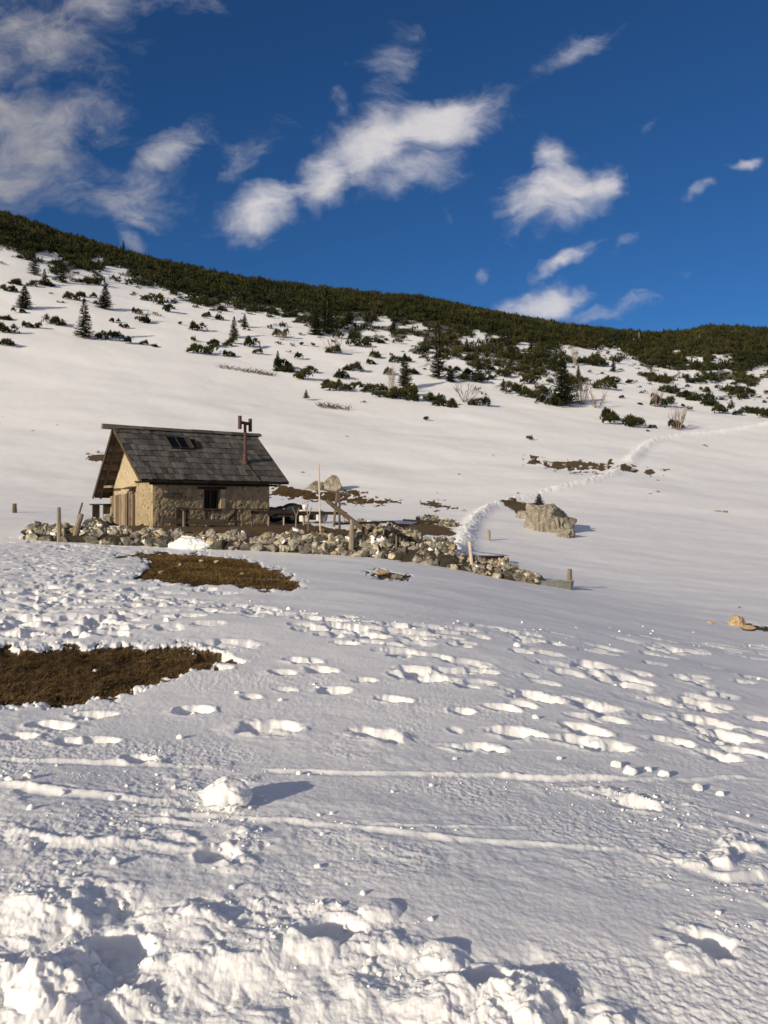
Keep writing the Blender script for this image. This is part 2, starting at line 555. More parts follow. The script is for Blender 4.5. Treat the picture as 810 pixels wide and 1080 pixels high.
ICO = {l: ico(l) for l in (1, 2, 3, 5)}


def rock_verts(level, cuts=9, seed=0, lo=0.55, hi=0.9):
    r_ = np.random.default_rng(seed)
    V = ICO[level][0].copy()
    for _ in range(cuts):
        n = r_.normal(size=3); n /= np.linalg.norm(n); d = r_.uniform(lo, hi)
        s_ = V @ n - d; V = V - np.outer(np.clip(s_, 0, None), n)
    V += r_.normal(scale=0.02 if level < 5 else 0.002, size=V.shape)
    return V


def noise3(P, f, seed=0):
    return (perlin(P[:, 0] * f + seed, P[:, 1] * f + 3.1) + perlin(P[:, 1] * f + 7.7, P[:, 2] * f + seed) + perlin(P[:, 2] * f - seed, P[:, 0] * f + 11.3)) / 2


# ------------------------------------------------------------------ where the land is bare, trodden, tracked
def inpoly(px, py, poly):
    """signed distance (photo px, rows stretched) to an outline, positive inside"""
    P = [(a, b * 2.5) for a, b in poly]; x = px; y = py * 2.5
    best = np.full(np.shape(x), 1e9); ins = np.zeros(np.shape(x), bool)
    for (ax, ay), (bx, by) in zip(P, P[1:] + P[:1]):
        dx, dy = bx - ax, by - ay
        t = np.clip(((x - ax) * dx + (y - ay) * dy) / (dx * dx + dy * dy), 0, 1)
        best = np.minimum(best, np.hypot(x - ax - t * dx, y - ay - t * dy))
        c = ((ay > y) != (by > y)) & (x < (bx - ax) * (y - ay) / (by - ay + 1e-12) + ax)
        ins ^= c
    return np.where(ins, best, -best)


BARE = {  # outline, softness (px), spottiness
    'near':   ([(-260, 690), (-120, 682), (0, 682), (60, 681), (130, 681), (190, 682), (222, 687), (252, 697), (226, 703), (195, 709), (160, 719), (125, 731), (70, 739), (0, 739), (-120, 742), (-260, 735)], 9, 0.8),
    'mid':    ([(118, 585), (160, 583), (225, 583), (262, 590), (290, 599), (322, 619), (306, 624), (262, 620), (225, 616), (180, 614), (146, 608), (150, 598), (160, 592)], 7, 0.8),
    'yard':   ([(283, 511), (330, 513), (372, 516), (392, 523), (417, 528), (400, 533), (368, 534), (330, 529), (300, 525), (283, 521)], 4, 2.0),
    'behind': ([(80, 478), (92, 480), (112, 479), (113, 485), (98, 484)], 3, 1.0),
    'strip':  ([(545, 478), (575, 483), (610, 484), (650, 488), (705, 496), (690, 501), (650, 497), (600, 497), (572, 490)], 4, 1.9),
    'right':  ([(768, 657), (790, 657), (815, 662), (850, 668), (850, 672), (806, 666), (785, 664)], 3, 0.8),
    'bould':  ([(526, 531), (552, 530), (566, 528), (572, 536), (560, 548), (545, 541)], 4, 1.0),
    'front':  ([(128, 548), (292, 546), (330, 552), (330, 568), (128, 566)], 6, 0.9),
    'wallA':  ([(330, 556), (420, 560), (470, 578), (480, 592), (420, 590), (340, 582)], 5, 0.8),
    'wallB':  ([(385, 552), (470, 552), (480, 564), (440, 566), (400, 560)], 4, 0.8),
    'rocks':  ([(438, 529), (460, 527), (484, 537), (470, 538)], 3, 1.2),
    'outcr':  ([(384, 604), (400, 601), (430, 607), (424, 611), (404, 609)], 3, 1.2),
}
TRAIL = [(474, 597), (484, 585), (489, 572), (494, 558), (502, 546), (518, 535), (545, 526), (582, 517), (620, 508), (645, 500), (664, 488), (677, 474), (692, 466), (722, 460), (760, 456), (812, 448), (870, 440)]
TRAILW = np.array([tuple(hit(a, b, 22))[:2] for a, b in TRAIL])

# cover of dwarf pines over the slope, in photo px
_vx = np.array([-500, 0, 40, 60, 100, 130, 170, 230, 300, 345, 400, 440, 470, 520, 560, 600, 640, 680, 720, 760, 810, 1300.])
_vy = np.array([150, 262, 274, 290, 292, 290, 308, 323, 333, 347, 352, 368, 376, 388, 397, 393, 372, 388, 398, 402, 405, 440.])
GAPS = [(50, 272, 16, 5), (103, 277, 11, 4), (83, 292, 20, 6), (123, 288, 20, 6), (18, 278, 10, 4), (439, 347, 18, 4), (436, 361, 12, 5), (404, 341, 10, 5), (500, 360, 17, 5), (507, 353, 8, 3),
        (528, 358, 10, 3), (553, 368, 12, 5), (415, 370, 15, 5), (590, 372, 7, 3), (600, 368, 9, 3), (602, 388, 8, 6), (614, 374, 17, 7), (641, 373, 14, 7),
        (617, 390, 13, 6), (665, 386, 12, 7), (700, 396, 13, 5), (715, 373, 8, 3), (736, 380, 12, 4), (733, 397, 11, 4), (762, 381, 14, 6), (802, 393, 12, 5),
        (798, 414, 16, 4), (748, 409, 22, 5), (674, 414, 22, 14), (657, 397, 14, 8), (640, 400, 10, 8), (377, 343, 10, 3), (480, 386, 14, 5), (357, 336, 6, 2), (160, 308, 16, 5), (690, 363, 6, 2), (665, 360, 5, 2)]


def cover(px, py):
    yb = np.interp(px, _vx, _vy)
    n = fbm(px / 26, py / 9, 3)
    c = sstep(9, -6, py - yb - 16 * fbm(px / 16, py / 6, 3) * (.5 + .8 * sstep(300, 500, px)))
    c = np.clip(c + 0.8 * sstep(0.12, 0.4, n) * sstep(44, 6, py - yb) * (px > 400) + 0.6 * sstep(0.25, 0.5, n) * sstep(30, 2, py - yb), 0, 1)
    for gx, gy, rx, ry in GAPS:
        q = np.sqrt(((px - gx) / rx) ** 2 + ((py - gy) / ry) ** 2) + 0.22 * n
        c = c * sstep(0.75, 1.15, q)
    far = sstep(-20, -42, py - yb)
    return np.maximum(c, far * 0.95 * (n < 0.62))


# footprints and dents seen one by one: photo column, row, width in px, depth in m
DENTS = [(423, 688, 45, .07), (494, 699, 45, .06), (438, 706, 40, .07), (445, 713, 55, .08), (476, 707, 40, .06), (494, 722, 36, .07), (415, 737, 32, .07), (487, 750, 25, .08),
         (530, 747, 34, .08), (564, 734, 50, .09), (630, 745, 50, .09), (408, 776, 36, .08), (544, 773, 48, .10), (485, 788, 34, .09), (513, 787, 34, .09), (618, 770, 48, .09),
         (612, 783, 50, .09), (646, 787, 46, .08), (567, 676, 60, .08), (724, 687, 62, .08), (795, 696, 32, .06), (700, 737, 50, .08), (736, 742, 44, .07), (741, 758, 60, .09),
         (764, 774, 60, .09), (758, 797, 40, .10), (786, 793, 36, .09), (640, 716, 36, .06), (668, 722, 40, .06), (726, 715, 34, .07), (797, 715, 34, .06), (800, 754, 32, .08), (806, 770, 34, .08),
         (673, 850, 42, .06), (283, 766, 62, .08), (397, 774, 52, .10), (241, 681, 55, .07), (318, 697, 36, .08), (338, 706, 30, .08), (205, 748, 40, .08), (385, 717, 22, .06),
         (410, 737, 26, .06), (300, 727, 22, .04), (265, 735, 22, .04), (75, 782, 36, .08), (103, 781, 36, .08), (150, 800, 36, .08), (55, 763, 44, .08), (20, 776, 34, .08),
         (95, 751, 40, .06), (690, 700, 30, .05), (620, 702, 36, .05), (420, 668, 44, .06), (450, 662, 40, .06), (486, 665, 40, .06), (370, 664, 40, .06), (340, 655, 36, .06), (300, 648, 34, .06),
         (350, 672, 30, .06), (390, 679, 30, .06), (270, 640, 30, .06), (120, 668, 34, .07), (62, 666, 30, .07), (140, 650, 30, .07), (180, 662, 30, .05), (92, 660, 22, .06), (30, 670, 40, .07),
         (640, 682, 40, .05), (760, 680, 40, .05), (800, 684, 30, .05), (530, 664, 36, .05), (590, 668, 30, .04),
         (748, 996, 50, .09), (520, 1040, 50, .08), (480, 770, 16, .03), (350, 985, 60, .08), (120, 1000, 70, .07), (228, 903, 40, .05)]
LINES = [  # ski tracks: points, half width m, ridge m
    ([(-60, 796), (0, 800), (60, 803), (130, 803), (300, 812), (420, 815), (560, 820), (690, 823), (760, 820), (850, 822)], 0.035, 0.045),
    ([(-60, 823), (0, 830), (80, 838), (160, 845), (250, 843), (330, 852)], 0.05, 0.05),
    ([(-60, 872), (0, 880), (60, 888), (130, 893), (180, 897), (240, 905)], 0.05, 0.05),
    ([(150, 858), (260, 862), (380, 872), (470, 884), (600, 893), (700, 898), (760, 905)], 0.035, 0.035),
    ([(0, 858), (120, 862), (240, 870)], 0.03, 0.03),
    ([(360, 872), (500, 872), (620, 876)], 0.02, 0.015),
    ([(430, 796), (560, 790), (680, 800)], 0.02, 0.012),
    ([(640, 892), (700, 912), (770, 930), (850, 920)], 0.05, 0.05),
    ([(560, 830), (640, 838), (700, 852), (760, 862), (830, 880)], 0.05, 0.035),
]


def ground_detail(x, y, z):
    """everything the feet, skis and wind did to the surface; returns height, bare, veg"""
    r = np.hypot(x, y)
    ysafe = np.where(y > 0.5, y, 0.5)
    px = np.where(y > 0.5, 405 + F * x / ysafe, 5000.0); py = np.where(y > 0.5, 530 - F * z / ysafe, 5000.0)
    h = np.zeros_like(x)
    h += 0.05 * fbm(x / 6, y / 4, 3) * sstep(3, 9, r) * sstep(500, 60, r)
    h += 0.35 * fbm(x / 30, y / 22, 3) * sstep(45, 90, r)
    # wind crust, long low ripples
    nr = r < 70
    xx, yy = x[nr], y[nr]
    rr = r[nr]
    h[nr] += 0.010 * fbm(xx * 0.8, yy * 0.9, 3, 0.5) * sstep(70, 25, rr) + 0.0035 * fbm(xx * 5, yy * 5.5, 3, 0.6) * sstep(25, 8, rr) * (.5 + sstep(-.3, .5, fbm(xx * .5, yy * .7, 2)))
    # first metres: grains
    m = r < 13
    h[m] += 0.0030 * fbm(x[m] * 26, y[m] * 26, 3, 0.7) * (.45 + sstep(-.2, .5, fbm(x[m] * 1.1, y[m] * 1.3, 2))) * sstep(13, 5, r[m])
    # the trodden, clotted belt at the photographer's feet
    m = (r < 5.2) & (y > -1)
    X, Y, PX, PY = x[m], y[m], np.clip(px[m], -800, 1600), py[m]
    yb = np.interp(PX, [-300, 0, 100, 180, 250, 330, 400, 480, 560, 640, 700, 760, 1100], [915, 930, 922, 935, 930, 930, 958, 985, 1000, 1045, 1075, 1100, 1150])
    yb = yb + 16 * fbm(X * 3, Y * 3, 3)
    t = sstep(-8, 34, PY - yb)
    wx = X + 0.05 * fbm(X * 6, Y * 6, 2); wy = Y + 0.05 * fbm(X * 6 + 9, Y * 6, 2)
    big = fbm(X * 2.6, Y * 3.4, 2)
    mod = 0.5 + 0.5 * sstep(-.3, .4, fbm(X * 2.1 + 5, Y * 2.6, 2))
    ax, ay = X + .03 * fbm(X * 8, Y * 8, 2), Y + .03 * fbm(X * 8 + 4, Y * 8, 2)
    bil = lambda f, o_: np.abs(perlin(ax * f + o_, ay * f * 1.05 - o_))
    lum = mod * (0.075 * bil(3.4, 3) + 0.046 * bil(7, 9) + 0.028 * bil(14, 5) + 0.013 * bil(30, 7) + .005 * bil(70, 2) + .010 * bumps(wx * 24, wy * 24, 5) ** 1.4 + .005 * bumps(wx * 50, wy * 50, 15) ** 1.4) + .0018 * fbm(X * 110, Y * 110, 2)
    lum = lum * (.55 + .35 * sstep(0, .4, fbm(X * 1.3 + 3, Y * 1.6, 2)))
    h[m] += t * (lum + 0.034 * big - 0.014)
    for gx, gy, rw, hh in ((727, 1012, .085, .055), (556, 1050, .13, .07), (400, 962, .08, .05), (205, 962, .10, .05), (330, 1000, .10, .05), (95, 960, .10, .05), (470, 1012, .09, .05), (60, 1030, .12, .05)):
        p_ = hit(gx, gy, 1.6, 20); q = ((X - p_.x) / rw) ** 2 + ((Y - p_.y) / rw) ** 2 + .5 * fbm(X * 9, Y * 9, 3)
        h[m] += .5 * hh * np.sqrt(np.clip(1 - q, 0, 1)) ** 1.3
    h[m] += 0.0 * t
    # debris on the right and in the middle
    for gx, gy, rx, ry, amp in [(700, 830, 110, 30, .8), (770, 905, 80, 40, 0.9), (560, 812, 90, 9, .45), (230, 858, 60, 50, 1.0), (160, 800, 22, 8, .9), (60, 838, 90, 10, .5), (670, 812, 45, 14, 1.0),
                                (20, 890, 100, 14, .5), (480, 880, 120, 8, .3), (790, 960, 60, 22, .7), (700, 985, 40, 14, .7), (250, 900, 30, 20, .8), (330, 720, 14, 5, .5)]:
        q = ((PX - gx) / rx) ** 2 + ((PY - gy) / ry) ** 2
        tt = np.exp(-q * 1.3) * amp * (1 - t) * sstep(-0.1, 0.45, fbm(X * 4 + gx, Y * 4, 2))
        h[m] += tt * (0.040 * bil(7, 31) + 0.030 * bil(15, 33) + 0.016 * bil(33, 35) + 0.02 * fbm(X * 7, Y * 7, 2))
    # ski lines
    for pts, hw, amp in LINES:
        W_ = np.array([tuple(hit(a, b, 1.6, 40))[:2] for a, b in pts])
        m2 = (x > W_[:, 0].min() - .4) & (x < W_[:, 0].max() + .4) & (y > W_[:, 1].min() - .4) & (y < W_[:, 1].max() + .4)
        d, s_, tl = seg_dist(x[m2], y[m2], W_)
        wob = 0.035 * fbm(tl * 2.2, tl * 0 + hw * 91, 3)
        e = d * s_ + wob
        brk = (.55 + .45 * sstep(-.3, .3, fbm(tl * .8 + 9, tl * 0 + hw * 37, 2))) * sstep(-0.45, 0.15, fbm(tl * 1.7, tl * 0 + amp * 77, 3)) * sstep(0, .3, tl) * sstep(0, .3, tl.max() - tl)
        h[m2] += 0.5 * brk * amp * (np.exp(-((e - hw * .7) / (hw * .55)) ** 2) - .6 * np.exp(-((e + hw * 0.7) / (hw * 1.0)) ** 2)) * (0.8 + 0.4 * fbm(x[m2] * 9, y[m2] * 9, 3))
    # footprints
    dents = list(DENTS)
    rg = np.random.default_rng(11)
    for _ in range(210):    # trodden ground on the left
        dents.append((rg.uniform(-120, 150), rg.uniform(572, 672), rg.uniform(9, 22), rg.uniform(.06, .12)))
    for _ in range(26):     # line of feet from the left to the middle
        a = rg.random(); dents.append((120 + a * 330 + rg.normal() * 14, 612 + a * 62 + rg.normal() * 6, rg.uniform(14, 30), rg.uniform(.05, .10)))
    for _ in range(20):
        a = rg.random(); dents.append((300 + a * 520, 662 + a * 22 + rg.normal() * 5, rg.uniform(20, 50), rg.uniform(.04, .08)))
    for _ in range(22):
        a = rg.random(); dents.append((560 + a * 260 + rg.normal() * 10, 700 + a * 20 + rg.normal() * 18, rg.uniform(18, 40), rg.uniform(.03, .07)))
    for _ in range(40):
        dents.append((rg.uniform(0, 240), rg.uniform(615, 672), rg.uniform(14, 34), rg.uniform(.04, .08)))
    walks = [[(120, 640), (270, 650), (420, 672), (620, 682), (830, 690)], [(300, 652), (430, 700), (560, 742), (700, 775), (830, 806)], [(440, 690), (560, 716), (640, 745), (730, 770), (830, 790)],
             [(830, 716), (700, 716), (600, 700), (480, 676), (380, 662)], [(180, 600), (150, 640), (60, 670), (-40, 690)],
             [(110, 575), (90, 600), (40, 640), (-60, 660)], [(200, 690), (260, 710), (330, 716), (420, 740)], [(20, 585), (60, 610), (150, 632), (250, 645)]]
    for wk in walks:
        Wp = np.array([tuple(hit(a_, b_, 3, 60))[:2] for a_, b_ in wk]); cu = np.concatenate([[0], np.cumsum(np.hypot(*(Wp[1:] - Wp[:-1]).T))]); q_ = 0.2; sd_ = 1
        while q_ < cu[-1]:
            X_ = np.interp(q_, cu, Wp[:, 0]); Y_ = np.interp(q_, cu, Wp[:, 1]); X2 = np.interp(q_ + .1, cu, Wp[:, 0]); Y2 = np.interp(q_ + .1, cu, Wp[:, 1]); ln_ = math.hypot(X2 - X_, Y2 - Y_) + 1e-6
            nx_, ny_ = -(Y2 - Y_) / ln_, (X2 - X_) / ln_; X_ += nx_ * .13 * sd_; Y_ += ny_ * .13 * sd_
            zz_ = zat(X_, Y_); dents.append((405 + F * X_ / Y_, 530 - F * zz_ / Y_, F * .30 / Y_ * rg.uniform(.7, 1.15), rg.uniform(.05, .08)))
            q_ += rg.uniform(.58, .78); sd_ = -sd_
    for (a, b, w, dep) in dents:
        p = hit(a, b, 1.6, 60); d = p.y; rx = 0.5 * w / F * d * 1.15; ry = max(min(rx * 0.8, 0.26), 0.09); rx = min(rx, 0.55)
        an = 0.25 * math.sin(a * 1.7 + b); ca, sa = math.cos(an), math.sin(an)
        R_ = 2.2 * max(rx, ry)
        m2 = np.nonzero((np.abs(x - p.x) < R_) & (np.abs(y - p.y) < R_))[0]
        if not len(m2): continue
        ex = (x[m2] - p.x) * ca + (y[m2] - p.y) * sa; ey = -(x[m2] - p.x) * sa + (y[m2] - p.y) * ca
        n = fbm(x[m2] * 5, y[m2] * 5, 3)
        q = np.sqrt((ex / rx) ** 2 + (ey / ry) ** 2) + 0.40 * n
        dep = dep * .72
        h[m2] += -dep * sstep(1.03, 0.66, q) * (1 + 0.4 * n) + 0.22 * dep * np.exp(-((q - 1.22) / 0.18) ** 2) * (0.5 + n)
    # trodden trough of the left path: clotted snow
    m = (r > 5) & (r < 45) & (px > -300) & (px < 260) & (py > 560) & (py < 700)
    t = np.exp(-((px[m] - (60 - (py[m] - 600) * 0.5)) / 75) ** 2) * sstep(566, 580, py[m]) * sstep(700, 660, py[m])
    h[m] += t * (0.05 * np.abs(perlin(x[m] * 2.2, y[m] * 2.0)) + 0.03 * np.abs(perlin(x[m] * 5, y[m] * 5)) + 0.025 * fbm(x[m] * 2, y[m] * 2, 3) - 0.03)
    # the boot track that climbs the slope
    m = (r > 24) & (r < 190) & (x > -5) & (x < 110)
    d, s_, tl = seg_dist(x[m], y[m], TRAILW)
    wid = 0.42 + 0.003 * r[m]
    t = np.exp(-(d / wid) ** 2)
    h[m] += t * (0.09 * fbm(x[m] * 1.5, y[m] * 1.5, 3) + 0.05 * np.abs(perlin(x[m] * 1.3, y[m] * 1.3)) + .09 * np.abs(perlin(x[m] * 3.1, y[m] * 3.1))) + (0.13 + 0.0022 * r[m]) * t + t * .06 * fbm(x[m] * 2.6, y[m] * 2.6, 2)
    sunlit_track = np.zeros_like(x); sunlit_track[m] = sstep(.25, .8, t + .4 * fbm(x[m] * 1.4, y[m] * 1.4, 3))  # where the track is painted whiter to look sunlit
    # bare ground
    bare = np.zeros_like(x)
    m = (y > 3) & (r < 160)
    PX, PY, X, Y = px[m], py[m], x[m], y[m]
    n = fbm(PX / 22, PY / 7, 5, 0.65)
    n2 = fbm(PX / 8, PY / 2.6, 3, .6)
    bb = np.zeros_like(PX)
    for nm, (poly, soft, spot) in BARE.items():
        v = inpoly(PX, PY, poly) / soft + n * spot * 1.6 - (0.9 if spot > 1.2 else 0)
        if spot > 1.1: v = v + 2.6 * n2 - (.6 if spot > 1.8 else 0)
        bb = np.maximum(bb, sstep(-0.9, 0.8, v))
    bare[m] = bb
    h -= 0.055 * bare * sstep(60, 30, r)
    h[m] += bb * sstep(30, 8, r[m]) * (0.035 * fbm(X * 3, Y * 3, 3) + 0.012 * fbm(X * 14, Y * 14, 3))
    # slope under the pines
    veg = np.zeros_like(x)
    m = (y > 90)
    veg[m] = sstep(0.5, 1.0, cover(px[m], py[m] + 2)) * 0.85
    veg = np.where(y <= 90, 0, veg)
    return h, bare, veg, sunlit_track


# ------------------------------------------------------------------ ground sheet: one mesh, finer near the viewpoint
SURF = {}


def build_ground():
    rs = [0.0, 0.5, 0.9, 1.2, 1.5, 1.7]
    while rs[-1] < 900:
        r = rs[-1]; rs.append(r + min(max(r * r / 1700, 0.003), 0.0065 * r))
    rs = np.array(rs + [1100, 1400, 2000, 3000, 4500])
    a = np.linspace(-0.60, 0.60, 1120)
    o1 = 0.60 + np.cumsum(np.linspace(0.002, 0.11, 46)); o1 = o1[o1 < math.pi - 0.04]
    th = np.concatenate([-o1[::-1], a, o1, [math.pi]])
    T, RR = np.meshgrid(th, rs)
    X = (RR * np.sin(T)).ravel(); Y = (RR * np.cos(T)).ravel()
    Z = land(X, Y)
    h, bare, veg, sunlit_track = ground_detail(X, Y, Z)
    Z = Z + h
    SURF.update(rs=rs, th=th, z=Z.reshape(len(rs), len(th)), bare=bare.reshape(len(rs), len(th)))
    n, m_ = len(rs), len(th)
    idx = np.arange(n * m_).reshape(n, m_)
    nxt = np.roll(idx, -1, axis=1)
    q = np.stack([idx[:-1], nxt[:-1], nxt[1:], idx[1:]], -1).reshape(-1, 4)
    V = np.stack([X, Y, Z], -1)
    o = tri_mesh('ground', V, q, M['ground'], smooth=True, k=4)
    me = o.data
    for nm, v in (('bare', bare), ('veg', veg), ('sunlit_track', sunlit_track)):
        at = me.attributes.new(nm, 'FLOAT', 'POINT'); at.data.foreach_set('value', v.astype(np.float32))
    tag(o, 'snow covered meadow and mountain slope with bare turf patches', kind='structure')
    return o


ground = build_ground()


def surf(x, y):
    """height and bareness of the finished ground mesh"""
    r = np.hypot(x, y); t = np.arctan2(x, y); rs, th = SURF['rs'], SURF['th']
    i = np.clip(np.searchsorted(rs, r) - 1, 0, len(rs) - 2); j = np.clip(np.searchsorted(th, t) - 1, 0, len(th) - 2)
    u = ((r - rs[i]) / (rs[i + 1] - rs[i]))[:, None]; v = ((t - th[j]) / (th[j + 1] - th[j]))[:, None]
    A = np.stack([SURF['z'], SURF['bare']], -1)
    q = (A[i, j] * (1 - u) + A[i + 1, j] * u) * (1 - v) + (A[i, j + 1] * (1 - u) + A[i + 1, j + 1] * u) * v
    return q[:, 0], q[:, 1]


# ------------------------------------------------------------------ the hut
ZB = -1.12
HANG = math.atan2(U.y, U.x)
EYE = Vector(((-HO).dot(U), (-HO).dot(W), -ZB))      # the viewpoint in hut coordinates


def hray(px, py):
    d = Vector(((px - 405) / F, 1.0, (530 - py) / F))
    return Vector((d.dot(U), d.dot(W), d.z))


EAVE_Z, RIDGE_B, RIDGE_Z, BACK_B, BACK_Z, ROOF_L = 2.20, 3.37, 4.91, 6.1, 1.40, 8.25
SL = (RIDGE_Z - EAVE_Z) / RIDGE_B; SLB = (RIDGE_Z - BACK_Z) / (BACK_B - RIDGE_B)
NF = Vector((0, -SL, 1)).normalized(); UF = Vector((0, 1, SL)).normalized()
NBK = Vector((0, SLB, 1)).normalized(); UB = Vector((0, -1, SLB)).normalized()


def on_roof(px, py, lift=0.0):
    d = hray(px, py); p0 = Vector((0, 0, EAVE_Z)) + NF * lift
    t = (p0 - EYE).dot(NF) / d.dot(NF); return EYE + d * t


def on_front(px, py, b=0.45):
    d = hray(px, py); t = (b - EYE.y) / d.y; return EYE + d * t


def on_gable(px, py, a=0.79):
    d = hray(px, py); t = (a - EYE.x) / d.x; return EYE + d * t


def from_hut(a, b, z=0.0):
    p = HO + U * a + W * b; return Vector((p.x, p.y, ZB + z))


def roof_z(b):
    return EAVE_Z + SL * b if b <= RIDGE_B else RIDGE_Z - SLB * (b - RIDGE_B)


hut = empty('stone_hut', (HO.x, HO.y, ZB), HANG)
tag(hut, 'small stone alpine hut with steep grey shingle roof and rusty stove pipe', 'hut')

# --- masonry: grid faces pushed in and out like rubble, with the window left open
WA0, WA1, WB0, WB1 = 0.79, 7.37, 0.45, 5.45
wp0, wp1 = on_front(215.3, 516), on_front(231.5, 537.5)
WIN = (wp0.x, wp1.x, wp1.z, wp0.z)


def wall_grid(mb, origin, ax, up_fn, L, nrm, hole=None, amp=0.032, res=0.04, seed=0, z0=-0.5):
    nx = int(L / res); nz = 60
    s = np.linspace(0, L, nx + 1)
    tops = np.array([up_fn(q) for q in s])
    S, Tt = np.meshgrid(s, np.linspace(0, 1, nz + 1), indexing='ij')
    Z = z0 + Tt * (tops[:, None] - z0)
    sx, sz = S.ravel(), Z.ravel()
    jx = sx + 0.06 * fbm(sx * 3 + seed, sz * 3, 2); jz = sz + 0.06 * fbm(sx * 3, sz * 3 + seed, 2)
    hgt = amp * (bumps(jx * 5.5, jz * 7.5, seed) * 1.0 + 0.8 * bumps(jx * 12, jz * 14, seed + 5)) + 0.014 * fbm(sx * 12, sz * 12, 3) + 0.03 * fbm(sx * 0.8 + seed, sz, 2) - amp * 0.4
    edge = np.clip(np.minimum(sx, L - sx) / 0.12, 0, 1)
    hgt = hgt * edge
    if hole:
        inside = (sx > hole[0] - .01) & (sx < hole[1] + .01) & (sz > hole[2] - .01) & (sz < hole[3] + .01)
        dd = np.maximum(np.maximum(hole[0] - sx, sx - hole[1]), np.maximum(hole[2] - sz, sz - hole[3]))
        hgt *= np.clip(dd / 0.08, 0, 1)
    V = np.array(origin)[None] + sx[:, None] * np.array(ax)[None] + np.array([0, 0, 1.0])[None] * sz[:, None] + hgt[:, None] * np.array(nrm)[None]
    fs = []
    for i in range(nx):
        for j in range(nz):
            a = i * (nz + 1) + j
            cs = (sx[a] + sx[a + nz + 2]) / 2; cz = (sz[a] + sz[a + nz + 2]) / 2
            if hole and hole[0] < cs < hole[1] and hole[2] < cz < hole[3]: continue
            fs.append((a, a + nz + 1, a + nz + 2, a + 1))
    mb.add(V, fs)


mb = MB()
GS = 2.55          # on the gable: rubble to here, plank wall behind
wall_grid(mb, (WA0, WB0, 0), (1, 0, 0), lambda q: EAVE_Z + SL * WB0 - 0.20, WA1 - WA0, (0, -1, 0), (WIN[0] - WA0, WIN[1] - WA0, WIN[2], WIN[3]), seed=3)
wall_grid(mb, (WA0, WB0, 0), (0, 1, 0), lambda q: 2.12, GS - WB0, (-1, 0, 0), seed=9, amp=0.03)
wall_grid(mb, (WA1, WB0, 0), (0, 1, 0), lambda q: roof_z(WB0 + q) - 0.16, WB1 - WB0, (1, 0, 0), seed=13)
wall_grid(mb, (WA0, WB1, 0), (1, 0, 0), lambda q: roof_z(WB1) - 0.16, WA1 - WA0, (0, 1, 0), seed=17)
# window reveal
x0, x1, z0, z1 = WIN; dp = 0.38
for (p, q) in (((x0, z0), (x0, z1)), ((x0, z1), (x1, z1)), ((x1, z1), (x1, z0)), ((x1, z0), (x0, z0))):
    mb.add([(p[0], WB0, p[1]), (q[0], WB0, q[1]), (q[0], WB0 + dp, q[1]), (p[0], WB0 + dp, p[1])], [(0, 1, 2, 3)])
mb.build('wall', M['masonry'], hut, smooth=True)
# limewashed gable above
mb = MB()
wall_grid(mb, (WA0 + 0.07, WB0, 0), (0, 1, 0), lambda q: roof_z(WB0 + q) - 0.14, WB1 - WB0, (-1, 0, 0), seed=21, amp=0.012, z0=1.4)
mb.build('gable_wall', M['lime'], hut, smooth=True)
mb = MB()
mb.box((WA0 - 0.03, 1.35, 2.15), (0.22, 1.9, 0.07), jitter=.01); mb.build('ledge_board', M['beam'], hut)
mb = MB(); mb.box((WA1 + 0.0, 5.0, 1.0), (0.02, 0.02, 0.02))
# plank wall and door in the gable
mb = MB(); b = GS + 0.75
while b < WB1 + 0.05:
    w_ = random.uniform(0.14, 0.22); t = 1.60 - 0.04 * (b - GS) + random.uniform(-.04, .04)
    mb.box((WA0 - 0.07 + random.uniform(-.012, .012), b + w_ / 2, t / 2 - 0.15), (0.035, w_ - 0.008, t + 0.3), jitter=.006); b += w_
mb.build('plank_wall', M['board'], hut)
mb = MB(); b = GS + 0.12
for w_ in (0.19, 0.2, 0.17):
    mb.box((WA0 - 0.05, b + w_ / 2, 0.66), (0.04, w_ - 0.008, 1.75), jitter=.005); b += w_
door = mb.build('door', M['board'], hut)
for z_ in (1.25, .3):
    mb = MB(); mb.box((WA0 - 0.085, GS + 0.4, z_), (0.03, 0.56, 0.1)); mb.build('door_brace', M['dark_board'], door)
mb = MB(); mb.tube([(WA0 - 0.10, GS + 0.2, 0.85), (WA0 - 0.15, GS + 0.2, 0.88), (WA0 - 0.15, GS + 0.2, 1.0), (WA0 - 0.10, GS + 0.2, 1.03)], [.012] * 4, 6); mb.build('handle', M['iron'], door)
mb = MB()
mb.box((WA0 - 0.08, GS + 0.06, 0.74), (0.12, 0.11, 1.95)); mb.box((WA0 - 0.08, GS + 0.74, 0.72), (0.12, 0.06, 1.8)); mb.box((WA0 - 0.08, GS + 0.4, 1.66), (0.12, 0.6, 0.1))
mb.build('door_frame', M['board'], hut)
mb = MB()
mb.box((WA0 - 0.22, GS + 0.35, 1.86), (0.45, 1.0, 0.035), Matrix.Rotation(R(-16), 3, 'Y')); mb.box((WA0 - 0.2, GS + 0.0, 1.75), (0.35, 0.05, 0.06), Matrix.Rotation(R(-32), 3, 'Y'))
mb.build('door_hood', M['dark_board'], hut)

